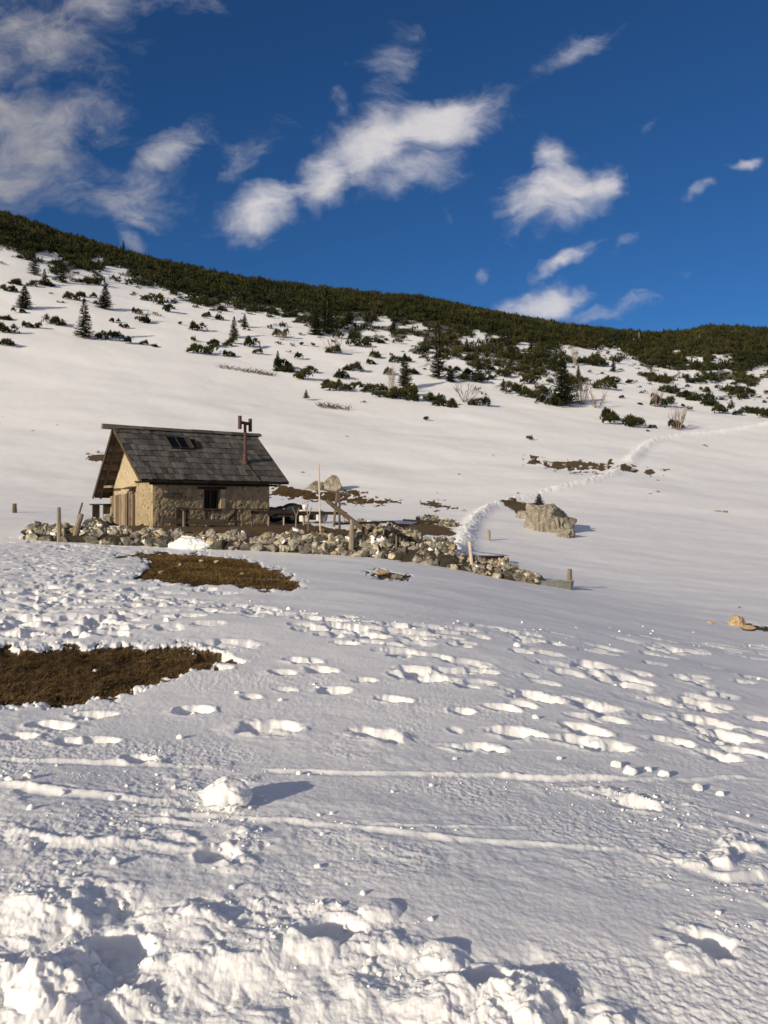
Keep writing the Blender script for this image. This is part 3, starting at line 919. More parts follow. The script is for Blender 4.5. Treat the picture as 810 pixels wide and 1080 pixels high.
# --- window
wx, wz = (x0 + x1) / 2, (z0 + z1) / 2
mb = MB(); t = 0.07
for c, s_ in (((x0 + t / 2, WB0 + .22, wz), (t, .09, z1 - z0)), ((x1 - t / 2, WB0 + .22, wz), (t, .09, z1 - z0)), ((wx, WB0 + .22, z1 - t / 2), (x1 - x0 - 2 * t, .09, t)),
              ((wx, WB0 + .22, z0 + t / 2), (x1 - x0 - 2 * t, .09, t)), ((wx, WB0 + .215, wz), (.045, .06, z1 - z0 - 2 * t))):
    mb.box(c, s_)
win = mb.build('window', M['dark_board'], hut)
mb = MB(); mb.box((wx, WB0 + .26, wz), (x1 - x0 - .02, .012, z1 - z0 - .02)); mb.build('pane', M['glass'], win)
mb = MB(); mb.box((wx, WB0 + .06, z0 - .03), (x1 - x0 + .1, .3, .06)); mb.build('sill', M['beam'], win)
for k_ in range(5):
    xx = x0 + (k_ + .5) * (x1 - x0) / 5; mb = MB(); mb.tube([(xx, WB0 + .1, z0), (xx, WB0 + .1, z1)], [.012] * 2, 6); mb.build('iron_bar', M['iron'], win)
mb = MB(); mb.box((x1 + 0.17, WB0 - 0.01, wz), (.26, .10, z1 - z0 + .1), jitter=.02); mb.build('stone_jamb', M['lime'], hut)
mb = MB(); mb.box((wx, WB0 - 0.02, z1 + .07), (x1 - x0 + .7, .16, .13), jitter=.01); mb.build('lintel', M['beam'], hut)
# faded painted board under the eave
sg = on_front(172, 521.5, 0.33); sg2 = on_front(193, 521.5, 0.33)
mb = MB(); mb.box(((sg.x + sg2.x) / 2, 0.36, sg.z - 0.02), (sg2.x - sg.x, 0.04, 0.22)); bd = mb.build('painted_board', M['dark_board'], hut)
mb = MB()
for k_ in range(5):
    mb.box((sg.x + .12 + .1 * k_, 0.333, sg.z - .02 + .02 * math.sin(k_ * 2)), (.06, .012, .12 + .03 * (k_ % 2)), Matrix.Rotation(.2 * math.sin(k_ * 3), 3, 'Y'))
mb.build('teal_marking', M['teal'], bd)
mb = MB()
for k_ in range(5):
    mb.box((sg.x + .68 + .085 * k_, 0.333, sg.z - .02 + .01 * math.sin(k_ * 2)), (.045, .012, .13 + .02 * (k_ % 2)), Matrix.Rotation(.3 * math.sin(k_ * 4), 3, 'Y'))
mb.build('red_marking', M['red'], bd)

# --- eave beams and rafters
mb = MB()
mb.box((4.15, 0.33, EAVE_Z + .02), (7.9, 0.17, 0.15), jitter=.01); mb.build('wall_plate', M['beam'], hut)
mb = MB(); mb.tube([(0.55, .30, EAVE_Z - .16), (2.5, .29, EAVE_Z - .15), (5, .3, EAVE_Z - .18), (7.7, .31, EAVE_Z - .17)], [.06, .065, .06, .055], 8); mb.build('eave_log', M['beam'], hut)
for k_ in range(13):
    a = 0.35 + k_ * (ROOF_L - .7) / 12
    for p_, q_ in ((Vector((a, 0.05, roof_z(0.05) - .12)), Vector((a, RIDGE_B, RIDGE_Z - .12))), (Vector((a, BACK_B - .05, roof_z(BACK_B - .05) - .12)), Vector((a, RIDGE_B, RIDGE_Z - .14)))):
        mb = MB(); mb.beam(p_, q_, .09, .12); mb.build('rafter', M['dark_board'], hut)
mb = MB(); mb.box((0.36, 5.0, 1.95), (.09, 1.1, .12)); mb.build('gable_strut', M['board'], hut)

# --- roof: a deck with courses of separate shingles
mb = MB()
Lf = math.hypot(RIDGE_B, RIDGE_Z - EAVE_Z); Lb = math.hypot(BACK_B - RIDGE_B, RIDGE_Z - BACK_Z)
AXF = np.array([(1, 0, 0), tuple(UF), tuple(NF)]).T; AXB = np.array([(1, 0, 0), tuple(UB), tuple(NBK)]).T
b = 0.0
while b < Lf - .1:       # deck boards run along the ridge, seen from below at the gable
    mb.box(Vector((ROOF_L / 2, 0, EAVE_Z)) + UF * (b + .1) - NF * .05, (ROOF_L - .08, .19, .025), AXF, .003); b += .2
b = 0.0
while b < Lb - .1:
    mb.box(Vector((ROOF_L / 2, BACK_B, BACK_Z)) + UB * (b + .1) - NBK * .05, (ROOF_L - .08, .19, .025), AXB, .003); b += .2
deck = mb.build('roof_deck', M['dark_board'], hut)
mb = MB()


def courses(mb, p0, UU, NN, L, nrow, AX, skip=None):
    ex = L / nrow; tilt = Matrix.Rotation(0.055, 3, Vector((1, 0, 0)))
    tilt = Matrix.Rotation(-math.atan2(0.03, ex) * (1 if UU.y > 0 else -1), 3, 'X')
    A = np.array(tilt) @ AX if UU.y > 0 else np.array(Matrix.Rotation(math.atan2(0.03, ex), 3, 'X')) @ AX
    for r_ in range(nrow):
        a = -random.uniform(0, .3)
        while a < ROOF_L:
            w_ = random.choice((.20, .26, .32, .38, .44)) * random.uniform(.9, 1.1)
            a0, a1 = max(a, 0.0), min(a + w_, ROOF_L)
            if a1 - a0 > .04:
                dz = random.uniform(-.012, .018); dl = random.uniform(-.025, .025)
                s0 = r_ * ex + dl
                c = p0 + Vector((1, 0, 0)) * ((a0 + a1) / 2) + UU * (s0 + ex * .56) + NN * (.035 + dz)
                if not (skip and skip(c)):
                    mb.box(c, (a1 - a0 - .010, ex * 1.15, .026), A, .005, long_axis=1)
            a += w_


courses(mb, Vector((0, 0, EAVE_Z)), UF, NF, Lf, 9, AXF)
courses(mb, Vector((0, BACK_B, BACK_Z)), UB, NBK, Lb, 9, AXB)
roof = mb.build('roof', M['shingle'], hut)
mb = MB()
mb.box((-0.02, RIDGE_B - .02, RIDGE_Z + .03), (1.15, .22, .26), jitter=.012)
mb.build('ridge_beam', M['post'], hut)
mb = MB(); a = 0.1
while a < ROOF_L + .3:
    l_ = random.uniform(.9, 1.5); e_ = min(a + l_, ROOF_L + .35)
    mb.box(((a + e_) / 2, RIDGE_B - .09, RIDGE_Z + .065 + random.uniform(-.01, .01)), (e_ - a - .01, .26, .03), Matrix.Rotation(math.atan(SL), 3, 'X'), .006)
    mb.box(((a + e_) / 2, RIDGE_B + .07, RIDGE_Z + .045 + random.uniform(-.01, .01)), (e_ - a - .01, .22, .03), Matrix.Rotation(-math.atan(SLB), 3, 'X'), .006)
    a += l_
mb.build('ridge_cap', M['shingle'], hut)
for p_, q_ in ((Vector((-.03, -.02, roof_z(-.02) - .05)), Vector((-.03, RIDGE_B, RIDGE_Z - .05))), (Vector((ROOF_L + .03, -.02, roof_z(-.02) - .05)), Vector((ROOF_L + .03, RIDGE_B, RIDGE_Z - .05))),
               (Vector((-.03, BACK_B + .02, BACK_Z - .05)), Vector((-.03, RIDGE_B, RIDGE_Z - .05)))):
    mb = MB(); mb.beam(p_, q_, .035, .17); mb.build('barge_board', M['dark_board'], hut)
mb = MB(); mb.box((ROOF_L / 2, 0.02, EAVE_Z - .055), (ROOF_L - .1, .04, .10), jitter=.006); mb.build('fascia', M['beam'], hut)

# --- skylights
def skylight(c0, c1, c2, c3, n=1):
    P_ = [on_roof(*c, 0.09) for c in (c0, c1, c2, c3)]
    amin = (P_[0].x + P_[3].x) / 2; amax = (P_[1].x + P_[2].x) / 2
    s_hi = ((P_[0].y + P_[1].y) / 2) / UF.y; s_lo = ((P_[2].y + P_[3].y) / 2) / UF.y
    cen = lambda a, s, l: Vector((a, 0, EAVE_Z)) + UF * s + NF * l
    m1 = MB()
    for a in [amin, amax] + ([(amin + amax) / 2] if n == 2 else []):
        m1.box(cen(a, (s_hi + s_lo) / 2, .10), (.045, s_hi - s_lo + .05, .09), AXF)
    for s in (s_lo, s_hi):
        m1.box(cen((amin + amax) / 2, s, .10), (amax - amin + .04, .045, .085), AXF)
    fr = m1.build('skylight', M['beam'], hut)
    m2 = MB(); m2.box(cen((amin + amax) / 2, (s_hi + s_lo) / 2, .10), (amax - amin - .02, s_hi - s_lo - .02, .012), AXF); m2.build('pane', M['glass'], fr)


skylight((174, 460), (194, 461.5), (200.5, 472.5), (181, 471.5), 2)
skylight((199, 463), (205, 463.5), (209, 471.5), (203.5, 471), 1)
mb = MB()
for c in ((196.5, 462), (202.0, 472.5)):
    pass
q0, q1 = on_roof(195.5, 461.5, .1), on_roof(202.5, 472.5, .1); mb.beam(q0, q1, .16, .03); mb.build('loose_shingle', M['board'], roof)

# --- stove pipe with an H-shaped cowl
pb = on_roof(258.5, 489); ptz = 0
dz_ = on_front(258.5, 446, pb.y).z
mb = MB(); mb.tube([(pb.x, pb.y, pb.z - .15), (pb.x, pb.y, pb.z + .12)], [.19, .17], 14)
mb.tube([(pb.x, pb.y, pb.z + .10), (pb.x, pb.y, pb.z + .55)], [.135, .13], 14)
mb.tube([(pb.x, pb.y, pb.z + .5), (pb.x, pb.y, dz_ - .04)], [.082, .08], 12)
ch = mb.build('stove_pipe', M['rust'], hut, smooth=False)
cw = Vector((1, 0.35, 0)).normalized()
mb = MB(); mb.tube([Vector((pb.x, pb.y, dz_)) - cw * .40, Vector((pb.x, pb.y, dz_ - .03)) + cw * .40], [.085, .085], 12)
for s_, dzz in ((-1, .0), (1, -.08)):
    c = Vector((pb.x, pb.y, dz_ + dzz)) + cw * .42 * s_
    mb.tube([c - Vector((0, 0, .36)), c + Vector((0, 0, .34))], [.10, .10], 14)
mb.build('cowl', M['redcap'], ch)
mb = MB(); g0, g1 = on_roof(262, 490, .07), on_roof(275, 507, .07); mb.beam(g0, g1, .05, .03); mb.build('dark_strip', M['iron'], roof)  # thin dark strip running down the roof from the pipe

# plank shelf that sticks out behind the hut
sh = empty('plank_bench', tuple(from_hut(0.55, 5.9)), HANG)
tag(sh, 'dark plank bench standing against the far left corner of the hut', 'bench')
mb = MB(); mb.box((-.0, .55, 1.02), (.5, 2.1, .07), jitter=.01); mb.build('seat', M['beam'], sh)
for yy_ in (-.2, 1.35):
    mb = MB(); mb.box((0, yy_, .45), (.38, .09, 1.07)); mb.build('leg', M['dark_board'], sh)


# ------------------------------------------------------------------ dry stone walls and heaps
def stones(mb, spots, sizes, seed=0, lvl=2):
    rg = np.random.default_rng(seed)
    lib = [rock_verts(lvl, 13, 100 + k_, .34, .82) for k_ in range(18)]
    fc = np.array(ICO[lvl][1])
    for (p, s) in zip(spots, sizes):
        V = lib[rg.integers(len(lib))] * np.array([rg.uniform(.85, 1.5), rg.uniform(.75, 1.2), rg.uniform(.55, 1.1)]) * s * .62
        a, b_, c = rg.uniform(0, 6.28), rg.uniform(-.5, .5), rg.uniform(-.5, .5)
        Rm = np.array(Matrix.Rotation(a, 3, 'Z') @ Matrix.Rotation(b_, 3, 'X') @ Matrix.Rotation(c, 3, 'Y'))
        mb.add(V @ Rm.T + np.array(p), fc.tolist(), rnd=float(rg.random()))


def wall_heap(name, line, prof, width, label, count_per_m, mat='rock', seed=0, smax=.52, group=None, cat='stone wall', soil=True, front_only=False):
    """line: (px, distance); prof: height of the heap at each of its points"""
    P = np.array([pxd(*q) for q in line]); seg = np.hypot(*(P[1:] - P[:-1]).T); cum = np.concatenate([[0], np.cumsum(seg)]); L = cum[-1]
    rg = np.random.default_rng(seed); pts = []; sz = []
    n = int(L * count_per_m)
    mid = P[len(P) // 2]; org = (mid[0], mid[1], zat(mid[0], mid[1]))
    for _ in range(n):
        t = rg.random() * L; hh = np.interp(t, cum, prof); x_ = np.interp(t, cum, P[:, 0]); y_ = np.interp(t, cum, P[:, 1])
        k_ = min(np.searchsorted(cum, t, 'right') - 1, len(P) - 2); d_ = (P[k_ + 1] - P[k_]) / seg[k_]; nn = np.array([-d_[1], d_[0]])
        u_ = rg.random() ** 0.8; off = (1 - u_) * width * .5 * rg.uniform(-1.0, .75)
        zb = zat(*(P[k_] * 0 + np.array([x_, y_]) - nn * width * .5))
        s = (.10 + (smax * 1.2 - .10) * rg.random() ** 2.0) * (1.15 - .45 * u_)
        zz = zb + max(u_ * hh * (1 + .14 * math.sin(t * 2.3 + seed) + .12 * math.sin(t * 5.1)) - s * .25, s * .15)
        pts.append((x_ + nn[0] * off - org[0], y_ + nn[1] * off - org[1], zz - org[2])); sz.append(s)
    o_ = MB(); stones(o_, pts, sz, seed)
    ob = o_.build(name, M[mat], None, origin=None); ob.location = org
    if name == 'stone_wall':
        o_ = MB(); ns_ = max(3, int(L * 5)); pk = rg.integers(0, len(pts), ns_)
        stones(o_, [(pts[i][0] + .04, pts[i][1] - .05, pts[i][2] + sz[i] * .16) for i in pk], [sz[i] * .8 for i in pk], seed + 50); o_.build('lodged_snow', M['crumb'], ob, True)
    tag(ob, label, cat, group)
    if soil:
        o_ = MB(); ns = max(int(L / .3), 4); vs = []
        for i in range(ns + 1):
            t = i / ns * L; hh = np.interp(t, cum, prof); c = np.array([np.interp(t, cum, P[:, 0]), np.interp(t, cum, P[:, 1])])
            k_ = min(np.searchsorted(cum, t, 'right') - 1, len(P) - 2); d_ = (P[k_ + 1] - P[k_]) / seg[k_]; nn = np.array([-d_[1], d_[0]])
            zb = zat(*(c - nn * width * .5)); e = 1.0 if 0 < i < ns else .2
            for (oo, zz) in ((-.42, -.15), (-.32, .35), (-.15, .72), (.1, .78), (.3, .4), (.42, -.1)):
                q = c + nn * oo * width * (1 + .2 * rg.normal())
                vs.append((q[0] - org[0], q[1] - org[1], zb + hh * (zz * .8 if zz > 0 else zz) * e * (1 + .12 * rg.normal()) - org[2]))
        fs = []
        for i in range(ns):
            for j in range(5): fs.append((i * 6 + j, i * 6 + j + 1, (i + 1) * 6 + j + 1, (i + 1) * 6 + j))
        o_.add(vs, fs); o_.build('earth_core', M['soil'], ob)
    return ob


wall_heap('stone_wall', WALL_LINE[:6] + [(392, 32.0)], [.55, .8, .7, .66, .68, .8, .7], 1.25,
          'long grey rubble stone wall in front of the hut', 125, seed=1)
wall_heap('stone_wall', [(392, 32.0)] + WALL_LINE[6:], [.72, .78, .75, .6, .35], 1.15,
          'rubble wall running down to the right and ending at the metal trough', 110, seed=2, smax=.42)
wall_heap('stone_wall', [(378, 38.2), (410, 37.6), (440, 37.2), (480, 36.6)], [.55, .75, .85, .9], 1.2,
          'short rubble wall behind, right of the leaning plank, ending at the track', 105, seed=3, smax=.45)
wall_heap('rock_heap', [(94, 39.2), (118, 38.4)], [.45, .5], 1.1, 'low dark rock heap beside the plank wall of the hut', 30, seed=4, cat='rock heap', smax=.4)
wall_heap('rock_heap', [(333, 33.6), (352, 33.3)], [.75, .7], .95, 'ochre coloured rock heap at the foot of the tall pale pole', 26, 'tan_rock', seed=5, cat='rock heap', smax=.5)
wall_heap('rock_heap', [(440, 56), (462, 55), (484, 53)], [.45, .6, .3], 1.4, 'flat band of rubble on the snow behind the short wall', 22, seed=6, cat='rock heap', smax=.6, soil=False)

# snow bank lying against the long wall
bank = []
c = Vector((*pxd(200, 32.3), 0)); c.z = zat(c.x, c.y)
D = ICO[5][0]; V = D * np.array([.95, .55, .40])
V[:, 2] *= 1 - .45 * sstep(-.2, .9, D[:, 0]) ; V += (D * (0.13 * noise3(D, 1.6, 2) + .06 * noise3(D, 4, 5) + .02 * noise3(D, 10, 5))[:, None])
o = tri_mesh('snow_bank', V, np.array(ICO[5][1]), M['snow'], smooth=True); o.location = c + Vector((0, .42, .06)); tag(o, 'white snow bank heaped against the long stone wall', 'snow bank')


# ------------------------------------------------------------------ posts, rails, planks
def at(px, d, dz=0.0):
    x_, y_ = pxd(px, d); return Vector((x_, y_, zat(x_, y_) + dz))


def zrow(py, d):
    return (530 - py) / F * d


def post(px, d, py_top, r_, label, lean=(0, 0), name='fence_post', mat='post', n=7, cat='post', sink=.3, group=None, pxt=None, base=None):
    p = at(px, d)
    if base is not None: p.z = zrow(base, d)
    zt = zrow(py_top, d); h_ = zt - p.z
    tx = 0 if pxt is None else (pxt - px) / F * d
    m_ = MB(); m_.tube([(0 - tx * .2, 0, -sink), (tx * .3, 0, h_ * .3), (tx * .65, lean[1] * .5, h_ * .65), (tx, lean[1], h_)], [r_ * 1.05, r_, r_ * .96, r_ * .9], n, wob=.12)
    o_ = m_.build(name, M[mat]); o_.location = p; tag(o_, label, cat, group); return o_


post(62.5, 32.9, 535, .085, 'upright weathered post in front of the left end of the stone wall', pxt=62)
post(80, 33.1, 542, .11, 'thick leaning post among the rubble, right of the upright one', pxt=86, base=560)
post(82, 47, 530, .06, 'short dark stake tilted in the snow left of the hut', mat='bark', pxt=87)
post(15.5, 50, 531, .13, 'tiny dark stump alone in the snow at far left', mat='bark', name='tree_stump', cat='stump')
post(370, 31.6, 548, .10, 'tall weathered post standing before the long wall where it meets the leaning plank', pxt=371.5)
post(337.5, 33.2, 490, .032, 'very tall thin pale pole rising from the ochre rocks', mat='woodpole', name='pole', cat='pole', pxt=336.2, base=552)
post(358, 35.0, 519, .05, 'slim dark post behind the leaning plank', mat='bark', base=552)
post(352.5, 34.6, 520, .055, 'bent post beside the slim dark one, under the thin rail', pxt=355.5, base=548)
post(498.5, 30.6, 571, .07, 'pale crooked post at the edge of the sloping rubble wall', mat='woodpole', pxt=495)
_d = hit(515.5, 570, 31.8).y
post(515.5, _d, 559, .0022 * _d, 'dark stake standing alone in the snow beyond the sloping wall')
post(601, 30.9, 600, .09, 'stubby post behind the metal trough', mat='post')
post(418, 31.6, 565, .04, 'thin stick standing in the sloping rubble wall near its top', base=585)
post(404, 36.4, 553, .035, 'thin stick in front of the short rear wall', base=572, pxt=405)


def plank(name, a, b_, w_, h_, mat, label, cat='plank', group=None, jit=.006):
    a = Vector(a); b_ = Vector(b_); c_ = (a + b_) / 2
    m_ = MB(); m_.beam(a - c_, b_ - c_, w_, h_, jit); o_ = m_.build(name, M[mat]); o_.location = c_; tag(o_, label, cat, group); return o_


plank('plank', (pxd(345, 34.2)[0], 34.2, zrow(528, 34.2)), (pxd(388, 31.9)[0], 31.9, zrow(562, 31.9)), .05, .20, 'dark_board', 'dark plank leaning diagonally down onto the stone wall')
plank('rail', (pxd(337, 33.3)[0], 33.3, zrow(516, 33.3)), (pxd(368, 35.2)[0], 35.2, zrow(521.5, 35.2)), .05, .06, 'woodpole', 'thin pale rail tied between the tall pole and the slim post', 'rail')
plank('beam', (pxd(352, 36.2)[0], 36.2, zrow(552.5, 36.2)), (pxd(396, 37.0)[0], 37.0, zrow(551, 37.0)), .12, .10, 'beam', 'dark beam lying level behind the leaning plank', 'beam')
plank('beam', (pxd(425, 36.9)[0], 36.9, zrow(548.5, 36.9)), (pxd(462, 36.4)[0], 36.4, zrow(551.0, 36.4)), .12, .09, 'beam', 'dark beam resting on top of the short rear wall', 'beam')
plank('log', tuple(from_hut(.3, -1.6, .28)), tuple(from_hut(3.1, -2.5, .16)), .24, .24, 'beam', 'dark squared log lying at the left corner before the hut front', 'log', jit=.03)
plank('plank', tuple(from_hut(3.7, -1.55, .12)), tuple(from_hut(4.6, -1.2, .86)), .14, .035, 'post', 'pale loose plank leaning against the table in front of the window')
c = hit(519, 591, 31.8)
tr = empty('board_pile', c); tag(tr, 'dark boards lying on the snow behind the sloping wall', 'boards')
for k_, (dx, dy, dz, l_) in enumerate(((0, 0, .10, 1.5), (.1, -.18, .06, 1.35), (-.05, -.1, .19, 1.2))):
    m_ = MB(); m_.box((dx, dy, dz), (l_, .2, .09), Matrix.Rotation(-.06 + .05 * k_, 3, 'Z'), .012); m_.build('board', M['beam'], tr)

# metal trough
tp = at(585, 30.1); z_top = zrow(612.5, 30.1)
t_ = empty('metal_trough', (tp.x, tp.y, z_top - .40), R(-12)); tag(t_, 'long dull grey metal water trough at the lower end of the rubble wall', 'trough')
m_ = MB(); L2, W2, H2 = .70, .26, .40
ring = []
for (lx, wy, zz) in ((L2 * .92, W2 * .7, 0), (L2, W2, H2), (L2 - .025, W2 - .025, H2), (L2 * .92 - .03, W2 * .7 - .03, .03)):
    for k_ in range(20):
        t = 2 * math.pi * (k_ + .5) / 20; cx_, sy_ = math.cos(t), math.sin(t); p_ = 5
        q = (abs(cx_) ** p_ + abs(sy_) ** p_) ** (-1 / p_); ring.append((lx * q * cx_, wy * q * sy_, zz))
fs = [(r_ * 20 + k_, r_ * 20 + (k_ + 1) % 20, (r_ + 1) * 20 + (k_ + 1) % 20, (r_ + 1) * 20 + k_) for r_ in range(3) for k_ in range(20)]
fs += [tuple(range(19, -1, -1)), tuple(range(60, 80))]
m_.add(ring, fs); m_.build('basin', M['zinc'], t_)
m_ = MB()
for k_ in range(20):
    a_ = Vector(ring[20 + k_]) * 1.0; b__ = Vector(ring[20 + (k_ + 1) % 20]); m_.tube([a_, b__], [.018, .018], 6)
m_.build('rim', M['zinc'], t_)
m_ = MB(); m_.box((-L2 * .97, 0, .2), (.03, W2 * 1.5, .34)); m_.build('rusty_end', M['rust'], t_)

# table and benches before the hut
tb = empty('wooden_table', tuple(from_hut(2.35, -1.75, 0)), HANG); tag(tb, 'rough wooden table with plank top in front of the hut window', 'table')
m_ = MB()
for k_ in range(4): m_.box((0.45, -.33 + .22 * k_, .80), (3.5 - .1 * (k_ % 2), .2, .05), None, .008)
m_.build('table_top', M['dark_board'], tb)
for (lx, ly) in ((-1.15, -.3), (-1.15, .3), (.3, -.3), (.3, .3), (1.9, -.3), (1.9, .3)):
    m_ = MB(); m_.box((lx, ly, .36), (.10, .09, .84), None, .006); m_.build('leg', M['post'], tb)
m_ = MB(); m_.box((.4, -.3, .2), (3.0, .04, .1), None, .006); m_.build('stretcher', M['dark_board'], tb)
bp = empty('board_screen', tuple(from_hut(.95, -1.9, 0)), HANG); tag(bp, 'square grey panel of upright boards at the left end of the table', 'board screen')
for k_ in range(4):
    m_ = MB(); m_.box((k_ * .17, 0, .42), (.16, .035, .95), None, .008); m_.build('board', M['dark_board'], bp)
bn = empty('wooden_bench', tuple(from_hut(2.9, -.1, 0)), HANG); tag(bn, 'low wooden bench against the rubble wall beside the window', 'bench')
m_ = MB(); m_.box((0, 0, .46), (2.2, .32, .05), None, .006); m_.build('seat', M['board'], bn)
for lx in (-.8, .8):
    m_ = MB(); m_.box((lx, 0, .2), (.1, .26, .46)); m_.build('leg', M['board'], bn)
rf = empty('rail_fence', tuple(from_hut(4.9, -2.0, 0)), HANG + R(-6)); tag(rf, 'low grey rail fence on top of the terrace right of the table', 'fence')
m_ = MB(); m_.beam(Vector((-.1, 0, .66)), Vector((5.4, 0, .54)), .06, .15, .012); m_.build('rail', M['dark_board'], rf)
m_ = MB(); m_.beam(Vector((-.2, .08, .80)), Vector((1.9, .05, .74)), .10, .06, .01); m_.build('rail', M['beam'], rf)
m_ = MB(); m_.beam(Vector((1.6, .07, .45)), Vector((5.2, .07, .60)), .05, .09, .012); m_.build('rail', M['dark_board'], rf)
for lx, hh in ((0, .74), (.9, .45), (1.75, .82), (2.9, .58), (4.1, .60), (5.3, .66)):
    m_ = MB(); m_.tube([(lx, .12, -.35), (lx + .01, .12, hh)], [.055, .05], 7, wob=.1); m_.build('post', M['post'], rf)

# things stored right of the hut
c = from_hut(8.9, .9, 0)
V = ICO[5][0] * np.array([1.25, .6, .40]) * (1 + .25 * np.sin(ICO[5][0][:, :1] * 5)); D = ICO[5][0]
V = V + D * (0.16 * bumps(D[:, 0] * 4 + 9, D[:, 2] * 4 + D[:, 1] * 2) + .10 * noise3(D, 2.3, 7) + .035 * noise3(D, 8, 3))[:, None]
o = tri_mesh('covered_woodpile', V, np.array(ICO[5][1]), M['black'], smooth=False); o.location = c + Vector((0, 0, .50)); o.rotation_euler = (0, 0, HANG)
tag(o, 'lumpy woodpile under black sheeting just right of the hut', 'woodpile')
st = empty('white_stove', tuple(from_hut(8.55, -1.05, 0)), HANG - R(12)); tag(st, 'old white enamel stove with open dark oven beside the fence', 'stove')
m_ = MB(); m_.box((0, 0, .42), (.30, .45, .62)); m_.box((.78, 0, .42), (.1, .45, .62)); m_.box((.44, 0, .685), (.58, .45, .09)); m_.box((.44, 0, .15), (.58, .45, .08)); m_.box((.44, .2, .42), (.58, .04, .45)); m_.build('body', M['white'], st)
m_ = MB(); m_.box((.44, .17, .42), (.57, .02, .44)); m_.build('oven', M['black'], st)
m_ = MB(); m_.box((0, -.235, .45), (.22, .02, .2)); m_.build('door', M['white'], st)
bk = empty('white_bucket', tuple(from_hut(8.7, -1.0, .73)), 0); tag(bk, 'round white enamel bucket lying on the old stove', 'bucket')
m_ = MB(); m_.tube([(0, 0, 0), (0, 0, .26)], [.13, .17], 16); m_.tube([(0, 0, .25), (0, 0, .275)], [.18, .18], 16); m_.build('pail', M['white'], bk, True)
m_ = MB(); m_.tube([(-.17, 0, .25), (-.12, 0, .36), (0, 0, .40), (.12, 0, .36), (.17, 0, .25)], [.008] * 5, 5); m_.build('handle', M['iron'], bk)
sb = from_hut(9.6, -1.0, .35)
V = ICO[3][0] * np.array([.45, .35, .35]); V += ICO[3][0] * (.06 * noise3(ICO[3][0], 3, 1))[:, None]
o = tri_mesh('rubbish_sack', V, np.array(ICO[3][1]), mat_plain('grey_blue_sheet', (.22, .26, .33), .6), smooth=True); o.location = sb
tag(o, 'grey blue plastic sack between the stove and the tall pole', 'sack')
for px_, d_, lb in ((312, 34.4, 'left forked branch stuck upright by the woodpile'), (325, 34.0, 'right forked branch stuck upright near the ochre rocks')):
    m_ = MB(); m_.tube([(0, 0, -.3), (.02, 0, .35)], [.04, .035], 6); m_.tube([(.02, 0, .33), (-.14, 0, .75)], [.028, .02], 6); m_.tube([(.02, 0, .33), (.15, .02, .72)], [.028, .02], 6)
    o = m_.build('forked_branch', M['post']); o.location = (pxd(px_, d_)[0], d_, zrow(553, d_)); tag(o, lb, 'branch')

# ------------------------------------------------------------------ boulders
def boulder(px, py, rx, ry, rz, label, mat='boulder', seed=0, name='boulder', cat='boulder', d=None, lvl=5, cuts=16, sinkf=.35, group=None, rough=.10, slope=0.0):
    p = hit(px, py, 14) if d is None else at(px, d)
    V = rock_verts(lvl, cuts, seed, .5, .92) if lvl < 5 else None
    if V is None:
        V = ICO[lvl][0].copy(); r_ = np.random.default_rng(seed)
        for _ in range(cuts):
            n = r_.normal(size=3); n[2] = abs(n[2]) * .8; n /= np.linalg.norm(n); dd = r_.uniform(.58, .95)
            V = V - np.outer(np.clip(V @ n - dd, 0, None) * .92, n)
    D = ICO[lvl][0]
    V = V + D * (rough * noise3(D, 2.2, seed) + rough * .55 * noise3(D * np.array([1, 1, .35]), 6, seed + 3) - rough * .8 * np.abs(noise3(D * np.array([1.4, 1.4, .4]), 3.5, seed + 5)) + rough * .2 * noise3(D, 14, seed))[:, None]
    V = V * np.array([rx, ry, rz]) * (1 - slope * np.clip(D[:, :1], -1, 1) * np.array([[0, 0, 1]]))
    o_ = tri_mesh(name, V, np.array(ICO[lvl][1]), M[mat], rnd=np.full(len(ICO[lvl][1]), .5)); o_.location = (p.x, p.y + ry * .4, p.z + rz * (1 - sinkf) * .6)
    tag(o_, label, cat, group); return o_


bA = hit(583, 566, 14); kA = bA.y / F
boulder(580, 561, 30 * kA, 24 * kA, 27 * kA, 'big fissured pale boulder with a small juniper on top, right of the track', seed=3, cuts=18, rough=.16, slope=.38)
boulder(556, 547, 16 * kA, 12 * kA, 9 * kA, 'low brownish rock shelf at the left foot of the big boulder', seed=8, mat='rock', rough=.16)
boulder(598, 567, 10 * kA, 10 * kA, 8 * kA, 'small jagged rock against the right foot of the big boulder', seed=9, rough=.14)
bB = hit(349, 517, 14); kB = bB.y / F
boulder(350, 517, 14 * kB, 11 * kB, 13 * kB, 'rounded upright boulder on the brown patch behind the hut', seed=5, rough=.08, cuts=9)
boulder(334, 516, 12 * kB, 8 * kB, 7 * kB, 'flat low rock leaning against the left side of the rounded boulder', seed=6, rough=.1)
bC = hit(778, 662, 10); kC = bC.y / F
boulder(779, 661, 11 * kC, 9 * kC, 9 * kC, 'ochre pointed rock sticking out of the snow at the right edge', seed=12, mat='tan_rock', rough=.14)
boulder(791, 663, 7 * kC, 6 * kC, 3 * kC, 'flat ochre slab beside the pointed rock at the right edge', seed=14, mat='tan_rock', rough=.14)
boulder(750, 658.5, 5 * kC, 4 * kC, 2.2 * kC, 'small pinkish stone alone left of the pointed ochre rock', seed=15, mat='tan_rock')
bD = hit(405, 606, 10); kD = bD.y / F
boulder(403, 605, 8 * kD, 6 * kD, 3.5 * kD, 'flat brown rock breaking the snow below the long wall', seed=16, mat='tan_rock')
boulder(419, 609, 7 * kD, 5 * kD, 3 * kD, 'grey flat rock just right of the flat brown one below the wall', seed=17, mat='rock')
rg = np.random.default_rng(5)
